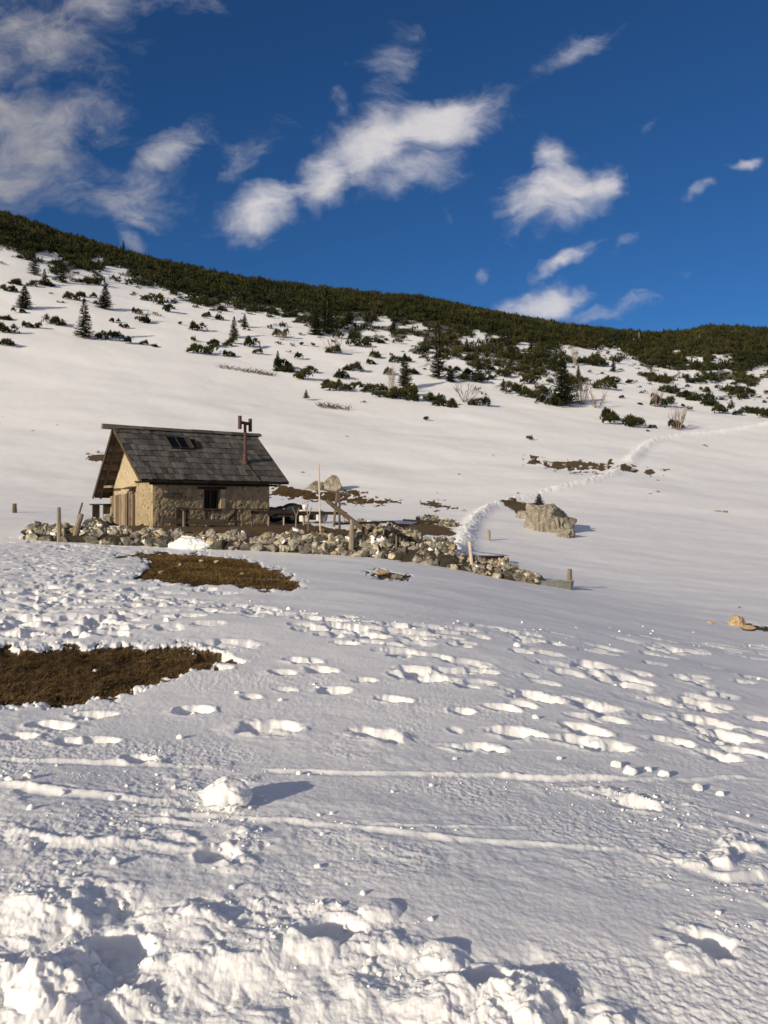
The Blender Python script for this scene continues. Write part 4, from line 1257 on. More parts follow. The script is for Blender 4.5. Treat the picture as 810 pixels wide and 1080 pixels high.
small = [(60, 449.5, 3.2), (34, 455, 2.2), (47, 471, 1.2), (2, 441, 2.4), (103, 477, 3), (92, 479, 2.5), (319, 500, 4), (326, 502, 2), (461, 520, 1), (694, 521, 6), (686, 522, 3), (757, 540, 4), (765, 541, 4), (803, 541, 4),
         (742, 471, 4), (746, 472, 2.5), (640, 492, 4), (654, 497, 3.4), (612, 486, 3), (596, 491, 3.6), (575, 487, 3), (562, 485, 3), (668, 496, 3.4), (700, 497, 2), (628, 499, 3), (585, 497, 2.2), (512, 538, 2.6), (546, 520, 2),
         (591, 545, 2), (454, 536, 2.2), (492, 562, 2), (545, 596, 1.4), (780, 641, 2.2), (484, 500, 1.6), (366, 461, 2.4), (449, 442, 3), (520, 480, 1.4), (170, 605, 4), (212, 592, 3), (228, 594, 4), (190, 596, 2.6), (255, 606, 3)]
for i, (a, b, s) in enumerate(small):
    p = hit(a, b, 8); kk = p.y / F
    if i >= 37:
        boulder(a, b, s * kk, s * kk * .8, s * kk * .6, 'pale stone lying in the brown turf patch below the hut wall', seed=40 + i % 9, mat='tan_rock', lvl=2, name='stone', cat='stone', group='pale stones in the middle turf patch')
    else:
        boulder(a, b, s * kk, s * kk * .8, s * kk * .5, 'small rock poking through the snow of the open slope', seed=40 + i % 9, mat='rock', lvl=2, name='rock', cat='rock', group='small rocks on the snow slope')


# ------------------------------------------------------------------ vegetation
def tuft_tris(C, N, L, rg, blades=4, wid=.33):
    """little fans of needles: C centres, N directions, L lengths"""
    V = []; n = len(C)
    for _ in range(blades):
        D = N + rg.normal(scale=.55, size=(n, 3)); D /= np.linalg.norm(D, axis=1)[:, None]
        S = np.cross(D, rg.normal(size=(n, 3))); S /= np.linalg.norm(S, axis=1)[:, None] + 1e-9
        l_ = (L * rg.uniform(.7, 1.25, n))[:, None]
        V.append(np.stack([C - S * l_ * wid * .5 - D * l_ * .25, C + S * l_ * wid * .5 - D * l_ * .25, C + D * l_], 1))
    V = np.concatenate(V).reshape(-1, 3)
    return V


def pine_cloud(seed, ntuft, lobes=5, blades=4, tl=.20):
    """dwarf mountain pine 1 wide, about 0.45 high: leaning branches that end in upright needle brushes"""
    rg = np.random.default_rng(seed); C = []; N = []
    lob = [(rg.uniform(-.38, .38), rg.uniform(-.36, .36), rg.uniform(.16, .30), rg.uniform(.22, .48)) for _ in range(lobes)]
    for _ in range(ntuft):
        lx, ly, lr, lh = lob[rg.integers(lobes)]
        a = rg.uniform(0, 6.283); e = rg.uniform(0, 1) ** .7
        p = np.array([lx + lr * e * math.cos(a), ly + lr * e * math.sin(a), lh * math.sqrt(max(1 - e * e * .92, 0.02)) * rg.uniform(.72, 1.0)])
        C.append(p); N.append([.5 * math.cos(a) * e, .5 * math.sin(a) * e, 1.0])
    C = np.array(C); N = np.array(N); N /= np.linalg.norm(N, axis=1)[:, None]
    V = tuft_tris(C, N, np.full(len(C), tl), rg, blades)
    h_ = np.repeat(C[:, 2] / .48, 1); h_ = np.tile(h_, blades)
    return V, np.clip(h_ * .75 + rg.uniform(-.25, .35, len(h_)), 0, 1)  # higher tufts paler: a lit top put into the colour


def mesh_from(name, V, rnd, mat):
    o_ = tri_mesh(name, V, np.arange(len(V)).reshape(-1, 3), mat, rnd=rnd)
    me = o_.data; bpy.data.objects.remove(o_); return me


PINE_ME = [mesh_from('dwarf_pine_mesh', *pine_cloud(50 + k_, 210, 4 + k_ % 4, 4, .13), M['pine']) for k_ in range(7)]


def spruce_mesh(seed, dens=1.0):
    rg = np.random.default_rng(seed); C = []; N = []; L = []
    z = .06
    while z < .985:
        rad = .30 * (1 - z) ** .85 * rg.uniform(.82, 1.1) + .012; nb = int((5 + 6 * (1 - z)) * dens)
        for k_ in range(nb):
            a = rg.uniform(0, 6.283); rr = rad * rg.uniform(.7, 1.12); ns = max(2, int(rr / .035))
            for s in range(ns):
                t = (s + 1) / ns
                C.append([rr * t * math.cos(a), rr * t * math.sin(a), z - .10 * rr * t + .16 * rr * t * t]); N.append([math.cos(a), math.sin(a), .15 * (1 if t > .6 else -.6)]); L.append(.048 * (1.15 - .4 * t))
        z += .028 * (1.05 - .3 * z)
    C += [[0, 0, .985]] * 3; N += [[0, 0, 1]] * 3; L += [.03] * 3
    C = np.array(C); N = np.array(N); N /= np.linalg.norm(N, axis=1)[:, None]
    V = tuft_tris(C, N, np.array(L), rg, 3, .45); V[:, 2] = np.clip(V[:, 2], 0.01, None)
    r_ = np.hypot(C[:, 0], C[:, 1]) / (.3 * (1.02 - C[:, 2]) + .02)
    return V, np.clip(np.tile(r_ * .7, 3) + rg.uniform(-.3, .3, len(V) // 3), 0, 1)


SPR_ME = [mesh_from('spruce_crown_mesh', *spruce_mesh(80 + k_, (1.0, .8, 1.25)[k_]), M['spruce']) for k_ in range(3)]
mb = MB(); mb.tube([(0, 0, -.06), (0, 0, .3), (.004, 0, .7), (0, 0, .97)], [.022, .017, .009, .003], 7); _t = mb.build('trunk', M['bark']); TRUNK_ME = _t.data; bpy.data.objects.remove(_t)


def shrub_mesh(seed, n=16, spread=.5, mat='twig', rad=.011):
    rg = np.random.default_rng(seed); m_ = MB(); random.seed(seed)
    for _ in range(n):
        a = rg.uniform(0, 6.283); t = rg.uniform(.1, spread); b_ = Vector((.06 * math.cos(a), .06 * math.sin(a), -.03)); l_ = rg.uniform(.6, 1.0)
        d_ = Vector((t * math.cos(a), t * math.sin(a), 1)).normalized() * l_
        mid = b_ + d_ * .5 + Vector(rg.normal(size=3) * .03); end = b_ + d_ + Vector((0, 0, .05))
        m_.tube([b_, mid, end], [rad, rad * .7, rad * .35], 4, cap=False)
        for _ in range(4):
            q = b_.lerp(end, rg.uniform(.3, .85)); dd = (d_.normalized() + Vector(rg.normal(size=3) * .38)).normalized() * rg.uniform(.15, .34)
            m_.tube([q, q + dd], [rad * .55, rad * .25], 3, cap=False)
    o_ = m_.build('bare_shrub', M[mat]); me = o_.data; bpy.data.objects.remove(o_); return me


SHR_ME = [shrub_mesh(5), shrub_mesh(6, 12, .7), shrub_mesh(7, 20, .35, 'pale_twig')]


def spruce(px, py, hpx, wpx, label, k_=0, group=None):
    p = hit(px, py, 60); s = hpx * 1.18 / F * p.y; wpx *= 1.15
    e = empty('spruce', (p.x, p.y, p.z - .05), random.uniform(0, 6)); w_ = wpx / F * p.y / .62
    for nm, me in (('trunk', TRUNK_ME), ('crown', SPR_ME[k_ % 3])):
        o_ = bpy.data.objects.new(nm, me); col.objects.link(o_); o_.parent = e
        o_.scale = (w_, w_, s) if nm == 'crown' else (s * .8, s * .8, s)
    tag(e, label, 'spruce', group); return e


spruce(89, 357, 36, 19, 'well shaped solitary young spruce on open snow below the left pine belt', 0)
spruce(247, 356, 19, 11, 'slim solitary little spruce on the snow above the hut roof')
spruce(111, 326, 21, 18, 'wide low spruce above and right of the solitary left spruce', 2)
spruce(26, 326, 21, 19, 'bushy spruce near the left edge of the snow slope', 2)
spruce(36, 290, 25, 15, 'spruce on the lower rim of the far left pine belt', 1)
spruce(66, 299, 22, 12, 'narrow spruce beside a snow gap in the left pine belt', 1)
spruce(47, 300, 14, 9, 'smallest spruce of three at the left end of the pine belt')
spruce(345, 350, 37, 22, 'tallest spruce in the middle of the pine belt above the hut', 1)
spruce(334, 354, 20, 18, 'squat spruce touching the left foot of the tall middle one', 2)
spruce(369, 342, 16, 10, 'small spruce right of the tall middle one')
spruce(427, 409, 31, 18, 'dense round spruce behind the leafless birches in mid slope', 2)
spruce(462, 400, 50, 19, 'tall ragged spruce standing out of the pines in mid slope', 1)
spruce(475, 403, 15, 13, 'little spruce at the right foot of the tall ragged one', 2)
spruce(594, 428, 38, 30, 'broad dark spruce at the left of the purple leafless bushes', 2)
spruce(531, 412, 11, 8, 'tiny spruce alone left of a dwarf pine band')
spruce(293, 391, 18, 9, 'little pointed spruce at the left end of a dwarf pine clump above the roof')
spruce(323, 420, 8, 7, 'tiny spruce alone on the snow right above the hut ridge end')
spruce(268, 318, 17, 10, 'small spruce at the lower rim of the belt left of centre')
spruce(258, 345, 12, 9, 'small spruce on the rim just above the slim solitary one')
spruce(505, 400, 17, 13, 'ragged spruce between dwarf pines right of the tall ragged one', 1)
for i, (a, b, h_, w_) in enumerate([(130, 268, 13, 6), (82, 262, 14, 6), (172, 290, 13, 6), (206, 300, 12, 7), (388, 322, 8, 5), (300, 322, 11, 6), (228, 312, 12, 6), (10, 246, 12, 6), (520, 352, 12, 7), (560, 372, 13, 7),
                                    (588, 358, 10, 6), (676, 366, 14, 7), (736, 368, 15, 7), (630, 362, 10, 6), (700, 358, 10, 5), (780, 372, 12, 6), (440, 334, 12, 7), (415, 352, 14, 7), (492, 372, 13, 8), (540, 386, 14, 8), (610, 402, 14, 8),
                                    (647, 392, 12, 7), (760, 352, 8, 5), (715, 352, 7, 4), (345, 318, 8, 5)]):
    spruce(a, b, h_, w_, 'thin dark spruce rising out of the dwarf pine belt', i, 'thin spruces inside the dwarf pine belt')


def shrub(px, py, hpx, wpx, k_, label, sx=1.0):
    p = hit(px, py, 60); s = hpx / F * p.y * 1.0; w_ = wpx / F * p.y / .9
    o_ = bpy.data.objects.new('bare_shrub', SHR_ME[k_]); col.objects.link(o_); o_.location = (p.x, p.y, p.z); o_.scale = (w_, w_, s)
    o_.rotation_euler = (0, 0, random.uniform(0, 6)); tag(o_, label, 'shrub')


shrub(352, 372, 21, 24, 1, 'leafless brown bush just below the tall middle spruce')
shrub(413, 416, 34, 16, 2, 'tall leafless birch clump left of the dense round spruce')
shrub(491, 424, 22, 34, 1, 'thin spreading leafless bush on open snow in mid slope')
shrub(614, 427, 30, 28, 0, 'dense purplish leafless bush right of the broad dark spruce')
shrub(630, 431, 22, 26, 1, 'leafless bush fanning to the right, lower than the purplish one')
shrub(692, 429, 22, 20, 0, 'leafless bush above a small dwarf pine on the right slope')
shrub(715, 454, 30, 28, 0, 'large leafless bush closest to the upper end of the boot track')
shrub(153, 338, 13, 14, 1, 'small leafless bush on the open snow near the left spruces')
shrub(297, 359, 12, 14, 1, 'small leafless bush right of the slim solitary spruce')
shrub(75, 297, 14, 12, 0, 'leafless bush between the spruces on the far left rim')
shrub(606, 385, 22, 12, 2, 'pale leafless tree standing among the pines above the purplish bush')
shrub(675, 362, 14, 6, 2, 'thin pale dead tree in the far pine belt on the right')
shrub(736, 367, 16, 6, 2, 'pale dead snag in the far pine belt, rightmost of them')
shrub(393, 375, 14, 5, 2, 'thin pale stem on the snow gap in mid slope')

EXPL = [(8, 353, 18), (7, 366, 16), (6, 338, 14), (8, 308, 14), (24, 302, 20), (30, 346, 10), (40, 346, 8), (55, 343, 16), (66, 344, 9), (50, 302, 20), (78, 317, 16), (91, 314, 14), (110, 358, 15), (122, 356, 13), (133, 362, 12),
        (152, 364, 8), (164, 366, 7), (130, 346, 9), (121, 340, 8), (160, 318, 20), (190, 342, 5), (208, 349, 17), (218, 334, 8), (230, 337, 9), (215, 374, 26), (232, 365, 20), (242, 376, 11), (245, 362, 10), (265, 366, 17), (272, 373, 9),
        (153, 340, 14), (297, 356, 14), (312, 393, 34), (300, 389, 18), (318, 400, 20), (315, 378, 10), (372, 392, 19), (358, 399, 17), (362, 412, 34), (350, 409, 16), (392, 385, 9), (397, 378, 12), (382, 409, 7), (395, 414, 24), (412, 419, 30),
        (425, 421, 26), (443, 423, 24), (430, 417, 16), (318, 364, 5), (330, 365, 5), (352, 373, 14), (504, 402, 17), (519, 400, 8), (541, 412, 14), (551, 415, 20), (562, 420, 22), (572, 425, 14), (506, 429, 19), (462, 423, 13), (452, 424, 10), (470, 429, 22), (478, 431, 10),
        (449, 443, 6), (586, 428, 24), (637, 411, 20), (640, 403, 24), (630, 386, 20), (656, 448, 34), (645, 444, 20), (666, 451, 18), (640, 437, 9), (688, 452, 7), (682, 456, 5), (699, 429, 20), (711, 452, 17), (721, 429, 5), (709, 415, 22), (724, 420, 24),
        (739, 424, 24), (751, 428, 20), (762, 436, 19), (774, 413, 24), (786, 415, 22), (798, 437, 26), (808, 441, 20), (778, 438, 8), (662, 404, 7), (744, 414, 10), (690, 420, 9), (655, 420, 6), (676, 427, 5), (615, 405, 16), (607, 412, 12), (573, 411, 12), (560, 405, 18),
        (488, 395, 20), (512, 390, 22), (533, 398, 16), (410, 396, 12), (417, 383, 12), (437, 395, 14), (380, 366, 18), (366, 358, 22), (395, 362, 20), (430, 382, 12), (305, 335, 20), (322, 342, 24), (285, 330, 18), (99, 300, 20), (20, 330, 10), (145, 331, 9), (177, 329, 12), (168, 322, 10)]
placed = []
for i, (a, b, w_) in enumerate(EXPL):
    placed.append((a, b, w_))
rg = np.random.default_rng(21)
cand = []
NC = 26000
th_ = rg.uniform(-.66, .66, NC); rr_ = np.sqrt(rg.uniform(92 ** 2, 400 ** 2, NC)); cx_ = rr_ * np.sin(th_); cy_ = rr_ * np.cos(th_)
cz_ = land(cx_, cy_); cpx = 405 + F * cx_ / cy_; cpy = 530 - F * cz_ / cy_
yb_ = np.interp(cpx, _vx, _vy)
pc = cover(cpx, cpy); rgt = sstep(380, 560, cpx)
sparse = (0.085 + .10 * rgt * sstep(0.0, .5, fbm(cpx / 34, cpy / 11, 2))) * np.exp(-np.clip(cpy - yb_, 0, None) / 24.0) * (cpy < yb_ + 75) * (fbm(cpx / 20, cpy / 8, 2) > -.15)
keep = rg.random(NC) < np.maximum(pc * .92, sparse)
cx_, cy_, cz_, cpx, cpy, pc, yb_ = (q[keep] for q in (cx_, cy_, cz_, cpx, cpy, pc, yb_))
siz = rg.uniform(1.4, 3.3, len(cx_)) * np.where(pc < .5, .62, 1) * np.where(cy_ > 230, 1.25, 1)
vis = (cpx > -5) & (cpx < 815) & (cpy > 235)
near_first = np.argsort(-(siz / cy_) * vis - .0001 * vis)
n_ind = 300 - len(EXPL)
ind = near_first[:n_ind]; rest = np.setdiff1d(np.arange(len(cx_)), ind)
LB1 = 'low dark dwarf pine dotted on snow along the lower edge of the pine belt'
for i, (a, b, w_) in enumerate(placed):
    p = hit(a, b, 60); s = w_ / F * p.y * 1.05
    o_ = bpy.data.objects.new('dwarf_pine', PINE_ME[i % 7]); col.objects.link(o_)
    s *= 1.12; hs = min(s, 3.4) * random.uniform(1.0, 1.35); o_.scale = (s, min(s, 3.6), hs); o_.location = (p.x, p.y, p.z - .03 * s); o_.rotation_euler = (0, 0, random.choice((0, math.pi)) + random.uniform(-.25, .25))
    tag(o_, LB1, 'dwarf pine', 'dwarf pines dotted over the upper snow slope')
for k_, i in enumerate(ind):
    s = float(siz[i]); o_ = bpy.data.objects.new('dwarf_pine', PINE_ME[k_ % 7]); col.objects.link(o_)
    o_.scale = (s, s, s * random.uniform(.8, 1.3)); o_.location = (float(cx_[i]), float(cy_[i]), float(cz_[i]) - .03 * s); o_.rotation_euler = (0, 0, random.uniform(0, 6.28))
    tag(o_, LB1, 'dwarf pine', 'dwarf pines dotted over the upper snow slope')
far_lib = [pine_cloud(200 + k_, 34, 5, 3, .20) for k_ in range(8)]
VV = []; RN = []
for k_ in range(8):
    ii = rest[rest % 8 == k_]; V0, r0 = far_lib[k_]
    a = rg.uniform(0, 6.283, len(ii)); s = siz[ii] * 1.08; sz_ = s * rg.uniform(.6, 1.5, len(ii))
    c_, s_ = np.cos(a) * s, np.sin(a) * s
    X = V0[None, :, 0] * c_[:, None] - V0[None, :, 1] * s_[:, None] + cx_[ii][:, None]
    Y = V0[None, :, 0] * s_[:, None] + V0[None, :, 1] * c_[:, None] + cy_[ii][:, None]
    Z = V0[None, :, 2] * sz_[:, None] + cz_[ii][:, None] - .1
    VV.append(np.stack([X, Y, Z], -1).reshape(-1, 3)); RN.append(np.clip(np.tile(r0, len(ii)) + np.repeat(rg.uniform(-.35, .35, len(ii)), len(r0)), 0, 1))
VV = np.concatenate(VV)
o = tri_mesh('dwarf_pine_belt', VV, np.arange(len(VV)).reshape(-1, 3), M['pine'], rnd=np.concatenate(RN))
tag(o, 'unbroken belt of dwarf mountain pines covering the upper slope to the ridge', 'dwarf pines', kind='stuff')

# the juniper on the boulder
V, r_ = spruce_mesh(99, 1.4); V = V * np.array([1.5, 1.5, .95])
top = (568, 531)
jd = bA.y + .2; js = 13 / F * jd
jo = tri_mesh('juniper', V * np.array([1.1, 1.1, 1]) * js, np.arange(len(V)).reshape(-1, 3), M['spruce'], rnd=r_); jo.location = (pxd(568.5, jd)[0], jd, zrow(533, jd)); tag(jo, 'small dark juniper bush growing on top of the big boulder', 'juniper')

# ------------------------------------------------------------------ turf patches: dry grass, and a far scrub line
def grass(poly, n, h0, h1, label, dmin):
    rg = np.random.default_rng(len(label)); xs = [q[0] for q in poly]; ys = [q[1] for q in poly]
    px = rg.uniform(max(min(xs), -230), max(xs), n * 4); d_rng = [hit(405, max(ys), dmin).y * .9, hit(405, min(ys), dmin).y * 1.12]
    lo, hi = d_rng; dd = np.sqrt(rg.uniform(lo * lo, hi * hi, n * 4)); X = (px - 405) / F * dd; Z = land(X, dd); py = 530 - F * Z / dd
    sd = inpoly(px, py, poly); k_ = (sd > 1.5 + 3 * rg.random(n * 4)); X, Y, Z = X[k_][:n], dd[k_][:n], Z[k_][:n]
    zz, ba = surf(X, Y); kk = ba > .75; X, Y, Z = X[kk], Y[kk], zz[kk]; m_ = len(X)
    L_ = rg.uniform(h0, h1, m_); a = rg.uniform(0, 6.283, m_) ; ln = rg.uniform(.5, 2.2, m_); w_ = L_ * .10
    B = np.stack([X, Y, Z - .005], -1); D = np.stack([np.cos(a) * ln + .5, np.sin(a) * ln, np.ones(m_)], -1); D /= np.linalg.norm(D, axis=1)[:, None]
    S = np.stack([-np.sin(a), np.cos(a), 0 * a], -1)
    V = np.stack([B - S * w_[:, None], B + S * w_[:, None], B + D * L_[:, None] + np.array([0, 0, -.2]) * L_[:, None]], 1).reshape(-1, 3)
    o_ = tri_mesh('dry_grass', V, np.arange(len(V)).reshape(-1, 3), M['grass'], rnd=rg.random(m_)); tag(o_, label, 'grass', kind='stuff'); return o_


grass(BARE['near'][0], 60000, .02, .06, 'flattened brown grass in the nearest bare patch at the left edge', 3)
grass(BARE['mid'][0], 34000, .05, .13, 'brown matted grass in the bare patch below the hut wall', 8)
grass(BARE['yard'][0], 12000, .1, .22, 'brown grass on the thawed ground around the upright boulder', 20)
for (nm, xa, xb, d_, n_, lb) in (('twA', 230, 290, 0, 170, 'flattened strip of brown brushwood on the snow above the roof'), ('twB', 334, 370, 0, 100, 'small heap of brown twigs lying on the snow right of the hut ridge')):
    m_ = MB(); c0 = hit((xa + xb) / 2, 392 if nm == 'twA' else 430, 50); half = (xb - xa) / 2 / F * c0.y
    for _ in range(n_):
        x_ = random.uniform(-1, 1) * half; y_ = random.uniform(-1, 1); z_ = zat(c0.x + x_, c0.y + y_) - c0.z
        m_.tube([(x_, y_, z_), (x_ + random.uniform(-.8, .8), y_ + random.uniform(-.3, .3), z_ + random.uniform(.25, .8))], [.045, .02], 4)
    o_ = m_.build('brushwood', M['bark']); o_.location = c0; tag(o_, lb, 'brushwood')

# ------------------------------------------------------------------ loose snow
def snow_lump(px, py, rx, rz, label, seed, name='snow_clump', group=None, lvl=3, dmin=1.6, sink=.25, rough=.12):
    p = hit(px, py, dmin); kk = p.y / F; D = ICO[lvl][0]; V = rock_verts(lvl, 7 if lvl < 5 else 12, seed, .62, .95)
    V = V + D * (rough * noise3(D, 1.7, seed) + rough * .5 * noise3(D, 4.5, seed + 1) + (rough * .4 * bumps(D[:, 0] * 6 + 9, D[:, 2] * 6 + D[:, 1] * 3) if lvl == 5 else 0))[:, None]
    if lvl == 5: V += D * (rough * .10 * np.abs(noise3(D, 9, seed)) + rough * .05 * noise3(D, 16, seed))[:, None]
    V = V * np.array([rx * kk, rx * kk * .85, rz * kk])
    zs, _ = surf(np.array([p.x]), np.array([p.y]))
    o_ = tri_mesh(name, V, np.array(ICO[lvl][1]), M['snow'], smooth=True); o_.location = (p.x, p.y, float(zs[0]) + rz * kk * (1 - sink * 2) * .5)
    tag(o_, label, 'snow', group); return o_


big = snow_lump(236, 848, 28, 17, 'largest loose block of snow thrown up beside the ski tracks', 7, 'snow_block', lvl=5, rough=.13)
rg = np.random.default_rng(77)
fixed = [(161, 801, 9), (121, 910, 6), (92, 757, 3), (190, 777, 4), (296, 738, 3), (206, 748, 5), (250, 731, 3), (176, 657, 4), (305, 643, 3), (437, 664, 3), (545, 683, 4), (118, 868, 3), (152, 875, 4), (340, 880, 3), (30, 822, 6), (10, 826, 5),
         (66, 837, 4), (350, 858, 3), (455, 828, 3), (480, 800, 2.5), (565, 757, 4), (590, 800, 3), (700, 818, 6), (684, 812, 5), (650, 808, 6), (664, 815, 8), (760, 838, 5), (735, 832, 6), (100, 705, 2.5), (40, 742, 3), (60, 738, 2.5), (103, 733, 3), (143, 727, 2.5), (160, 717, 3), (80, 747, 3)]
for a, b, s in fixed:
    snow_lump(a, b, s, s * .85, 'small loose lump of snow lying on the trodden surface', int(a), 'snow_lump', 'small lumps of snow scattered over the foreground', lvl=3)
for _ in range(26):
    a, b = rg.uniform(0, 810), 700 + 370 * rg.random() ** 1.2; s = rg.uniform(1.0, 2.4) * (1 + (b - 700) / 300)
    if rg.random() < .5: a, b = rg.uniform(0, 420), rg.uniform(800, 935)
    snow_lump(a, b, s, s * .8, 'small loose lump of snow lying on the trodden surface', int(a), 'snow_lump', 'small lumps of snow scattered over the foreground', lvl=2)

# crumbs and clods of broken snow too many to count: on the trodden belt, the ski ridges, the paths
def crumbs():
    rg = np.random.default_rng(123); P = []; S = []
    n = 60000; px = rg.uniform(-60, 870, n); py = 900 + 190 * rg.random(n); dd = 1.6 * F / (py - 530)
    X = (px - 405) / F * dd; X0, Y0 = X, dd
    yb = np.interp(px, [0, 100, 180, 250, 330, 400, 480, 560, 640, 700, 760], [930, 922, 935, 930, 930, 958, 985, 1000, 1045, 1075, 1100])
    dn = sstep(-14, 30, py - yb) * sstep(-.25, .55, fbm(X * 3.2, dd * 3.2, 3)) * (.25 + sstep(-.1, .4, fbm(X * 9, dd * 9, 2)))
    k_ = rg.random(n) < dn * .035
    P.append(np.stack([X[k_], dd[k_]], 1)); S.append(.002 + .012 * rg.random(k_.sum()) ** 5.0 + .003 * rg.random(k_.sum()))
    for gx, gy, rx, ry, cnt, sz in [(700, 830, 90, 16, 500, 1), (770, 905, 60, 26, 450, 1), (230, 862, 45, 28, 700, 1.2), (160, 802, 18, 6, 160, 1), (670, 812, 40, 9, 350, 1.2), (60, 838, 80, 7, 260, 1), (790, 960, 50, 14, 200, 1),
                                    (250, 905, 26, 12, 260, 1.2), (560, 812, 90, 6, 260, .8), (300, 815, 160, 5, 300, .8), (400, 876, 160, 6, 240, .8), (70, 888, 90, 6, 200, .8), (330, 720, 12, 3, 50, 1.2)]:
        cnt = int(cnt * .2); px = gx + rg.normal(size=cnt) * rx * .6; py = gy + rg.normal(size=cnt) * ry * .6; dd = 1.62 * F / (py - 530)
        P.append(np.stack([(px - 405) / F * dd, dd], 1)); S.append((.0025 + .009 * rg.random(cnt) ** 5) * sz * dd / 4.5)
    # clotted path on the left and the start of the boot track
    for cnt, fx, sz in ((160, lambda t, q: (62 - 70 * t + q * (60 + 30 * t), 572 + 122 * t), (.006, .02)), (80, lambda t, q: (130 + 320 * t + q * 12, 612 + 58 * t + q * 5), (.006, .02)), (40, lambda t, q: (440 + 380 * t, 662 + 16 * t + q * 5), (.008, .03))):
        t = rg.random(cnt); q = rg.normal(size=cnt); px, py = fx(t, q); py = np.clip(py, 566, 900); px = px + rg.normal(size=cnt) * 4
        lut = np.array([[hit(a_, b_, 4, 60).y for b_ in range(560, 720, 8)] for a_ in range(-200, 1000, 80)])
        fi = np.clip((px + 200) / 80, 0, 13.99); fj = np.clip((py - 560) / 8, 0, 18.99); i = fi.astype(int); j = fj.astype(int)
        dd = (lut[i, j] * (1 - fi + i) + lut[i + 1, j] * (fi - i)) * (1 - fj + j) + (lut[i, j + 1] * (1 - fi + i) + lut[i + 1, j + 1] * (fi - i)) * (fj - j)
        P.append(np.stack([(px - 405) / F * dd, dd], 1)); S.append(sz[0] + (sz[1] - sz[0]) * rg.random(cnt) ** 2.5)
    P = np.concatenate(P); S = np.concatenate(S)
    V1, F1 = ICO[1]; F1 = np.array(F1); z, ba = surf(P[:, 0], P[:, 1])
    ok = ba < .5; P, S, z = P[ok], S[ok], z[ok]; n = len(P)
    libs = np.array([V1 * (1 + .22 * rg.normal(size=(len(V1), 1))) * rg.uniform(.75, 1.2, (1, 3)) for _ in range(24)])
    VV = libs[rg.integers(24, size=n)] * S[:, None, None]
    VV += np.stack([P[:, 0], P[:, 1], z + S * .05], -1)[:, None, :]
    T = (F1[None] + (np.arange(n) * len(V1))[:, None, None]).reshape(-1, 3)
    o_ = tri_mesh('snow_crumbs', VV.reshape(-1, 3), T, M['crumb'], smooth=True); tag(o_, 'countless crumbs of broken snow strewn over the trodden ground and tracks', 'snow crumbs', kind='stuff')
    print('crumbs', n)


crumbs()
# ------------------------------------------------------------------ camera, sun, sky
cam = bpy.data.cameras.new('camera'); co = bpy.data.objects.new('camera', cam); col.objects.link(co)
co.location = (0, 0, 0); co.rotation_euler = (R(90), 0, 0)
cam.sensor_fit = 'VERTICAL'; cam.sensor_height = 36; cam.sensor_width = 27; cam.lens = F / 1080 * 36
cam.shift_y = -10 / 1080; cam.clip_start = 0.05; cam.clip_end = 9000
sc.camera = co

sun = bpy.data.lights.new('sun', 'SUN'); so = bpy.data.objects.new('sun', sun); col.objects.link(so)
sun.energy = 4.9; sun.angle = R(0.53); sun.color = (1.0, 0.868, 0.665)
sd = Vector((-math.sin(SUN_PHI) * math.cos(SUN_EL), -math.cos(SUN_PHI) * math.cos(SUN_EL), math.sin(SUN_EL)))
so.rotation_euler = sd.to_track_quat('Z', 'Y').to_euler(); so.location = (-30, -40, 30)

CLOUDS = [  # direction given by photo column and row at the horizon scale: centre, radii, tilt, weight
    (462, 132, 92, 38, 16, 1.1), (395, 158, 70, 44, 22, 1.1), (285, 216, 62, 32, 24, 1.1), (340, 188, 60, 34, 30, 1.0), (440, 180, 60, 26, 12, .8), (265, 160, 48, 30, 30, .62), (412, 70, 40, 42, 0, .50), (356, 106, 18, 28, 20, .45),
    (600, 52, 58, 20, 28, .52), (588, 206, 62, 46, 8, .95), (628, 190, 26, 30, 0, .85), (582, 165, 26, 26, 0, .85), (600, 271, 40, 11, 24, .80), (568, 320, 62, 24, 10, 1.05), (636, 332, 55, 14, 8, .62),
    (662, 250, 30, 10, 38, .45), (511, 292, 12, 12, 0, .45), (740, 203, 22, 9, 25, .75), (790, 172, 22, 8, 15, .66), (468, 228, 14, 12, 0, .42), (728, 292, 22, 10, 20, .36), (688, 132, 18, 10, 20, .38),
    (30, 45, 130, 76, 10, .72), (20, 150, 135, 90, 0, .76), (95, 200, 110, 50, -12, .58), (172, 160, 66, 24, 26, .55), (90, 12, 70, 34, 0, .6), (141, 256, 20, 13, 0, .5), (200, 8, 90, 20, 0, .34),
    (-150, 120, 160, 120, 0, .7), (1000, 180, 90, 30, 10, .8), (-320, 260, 120, 50, 0, .6),
]


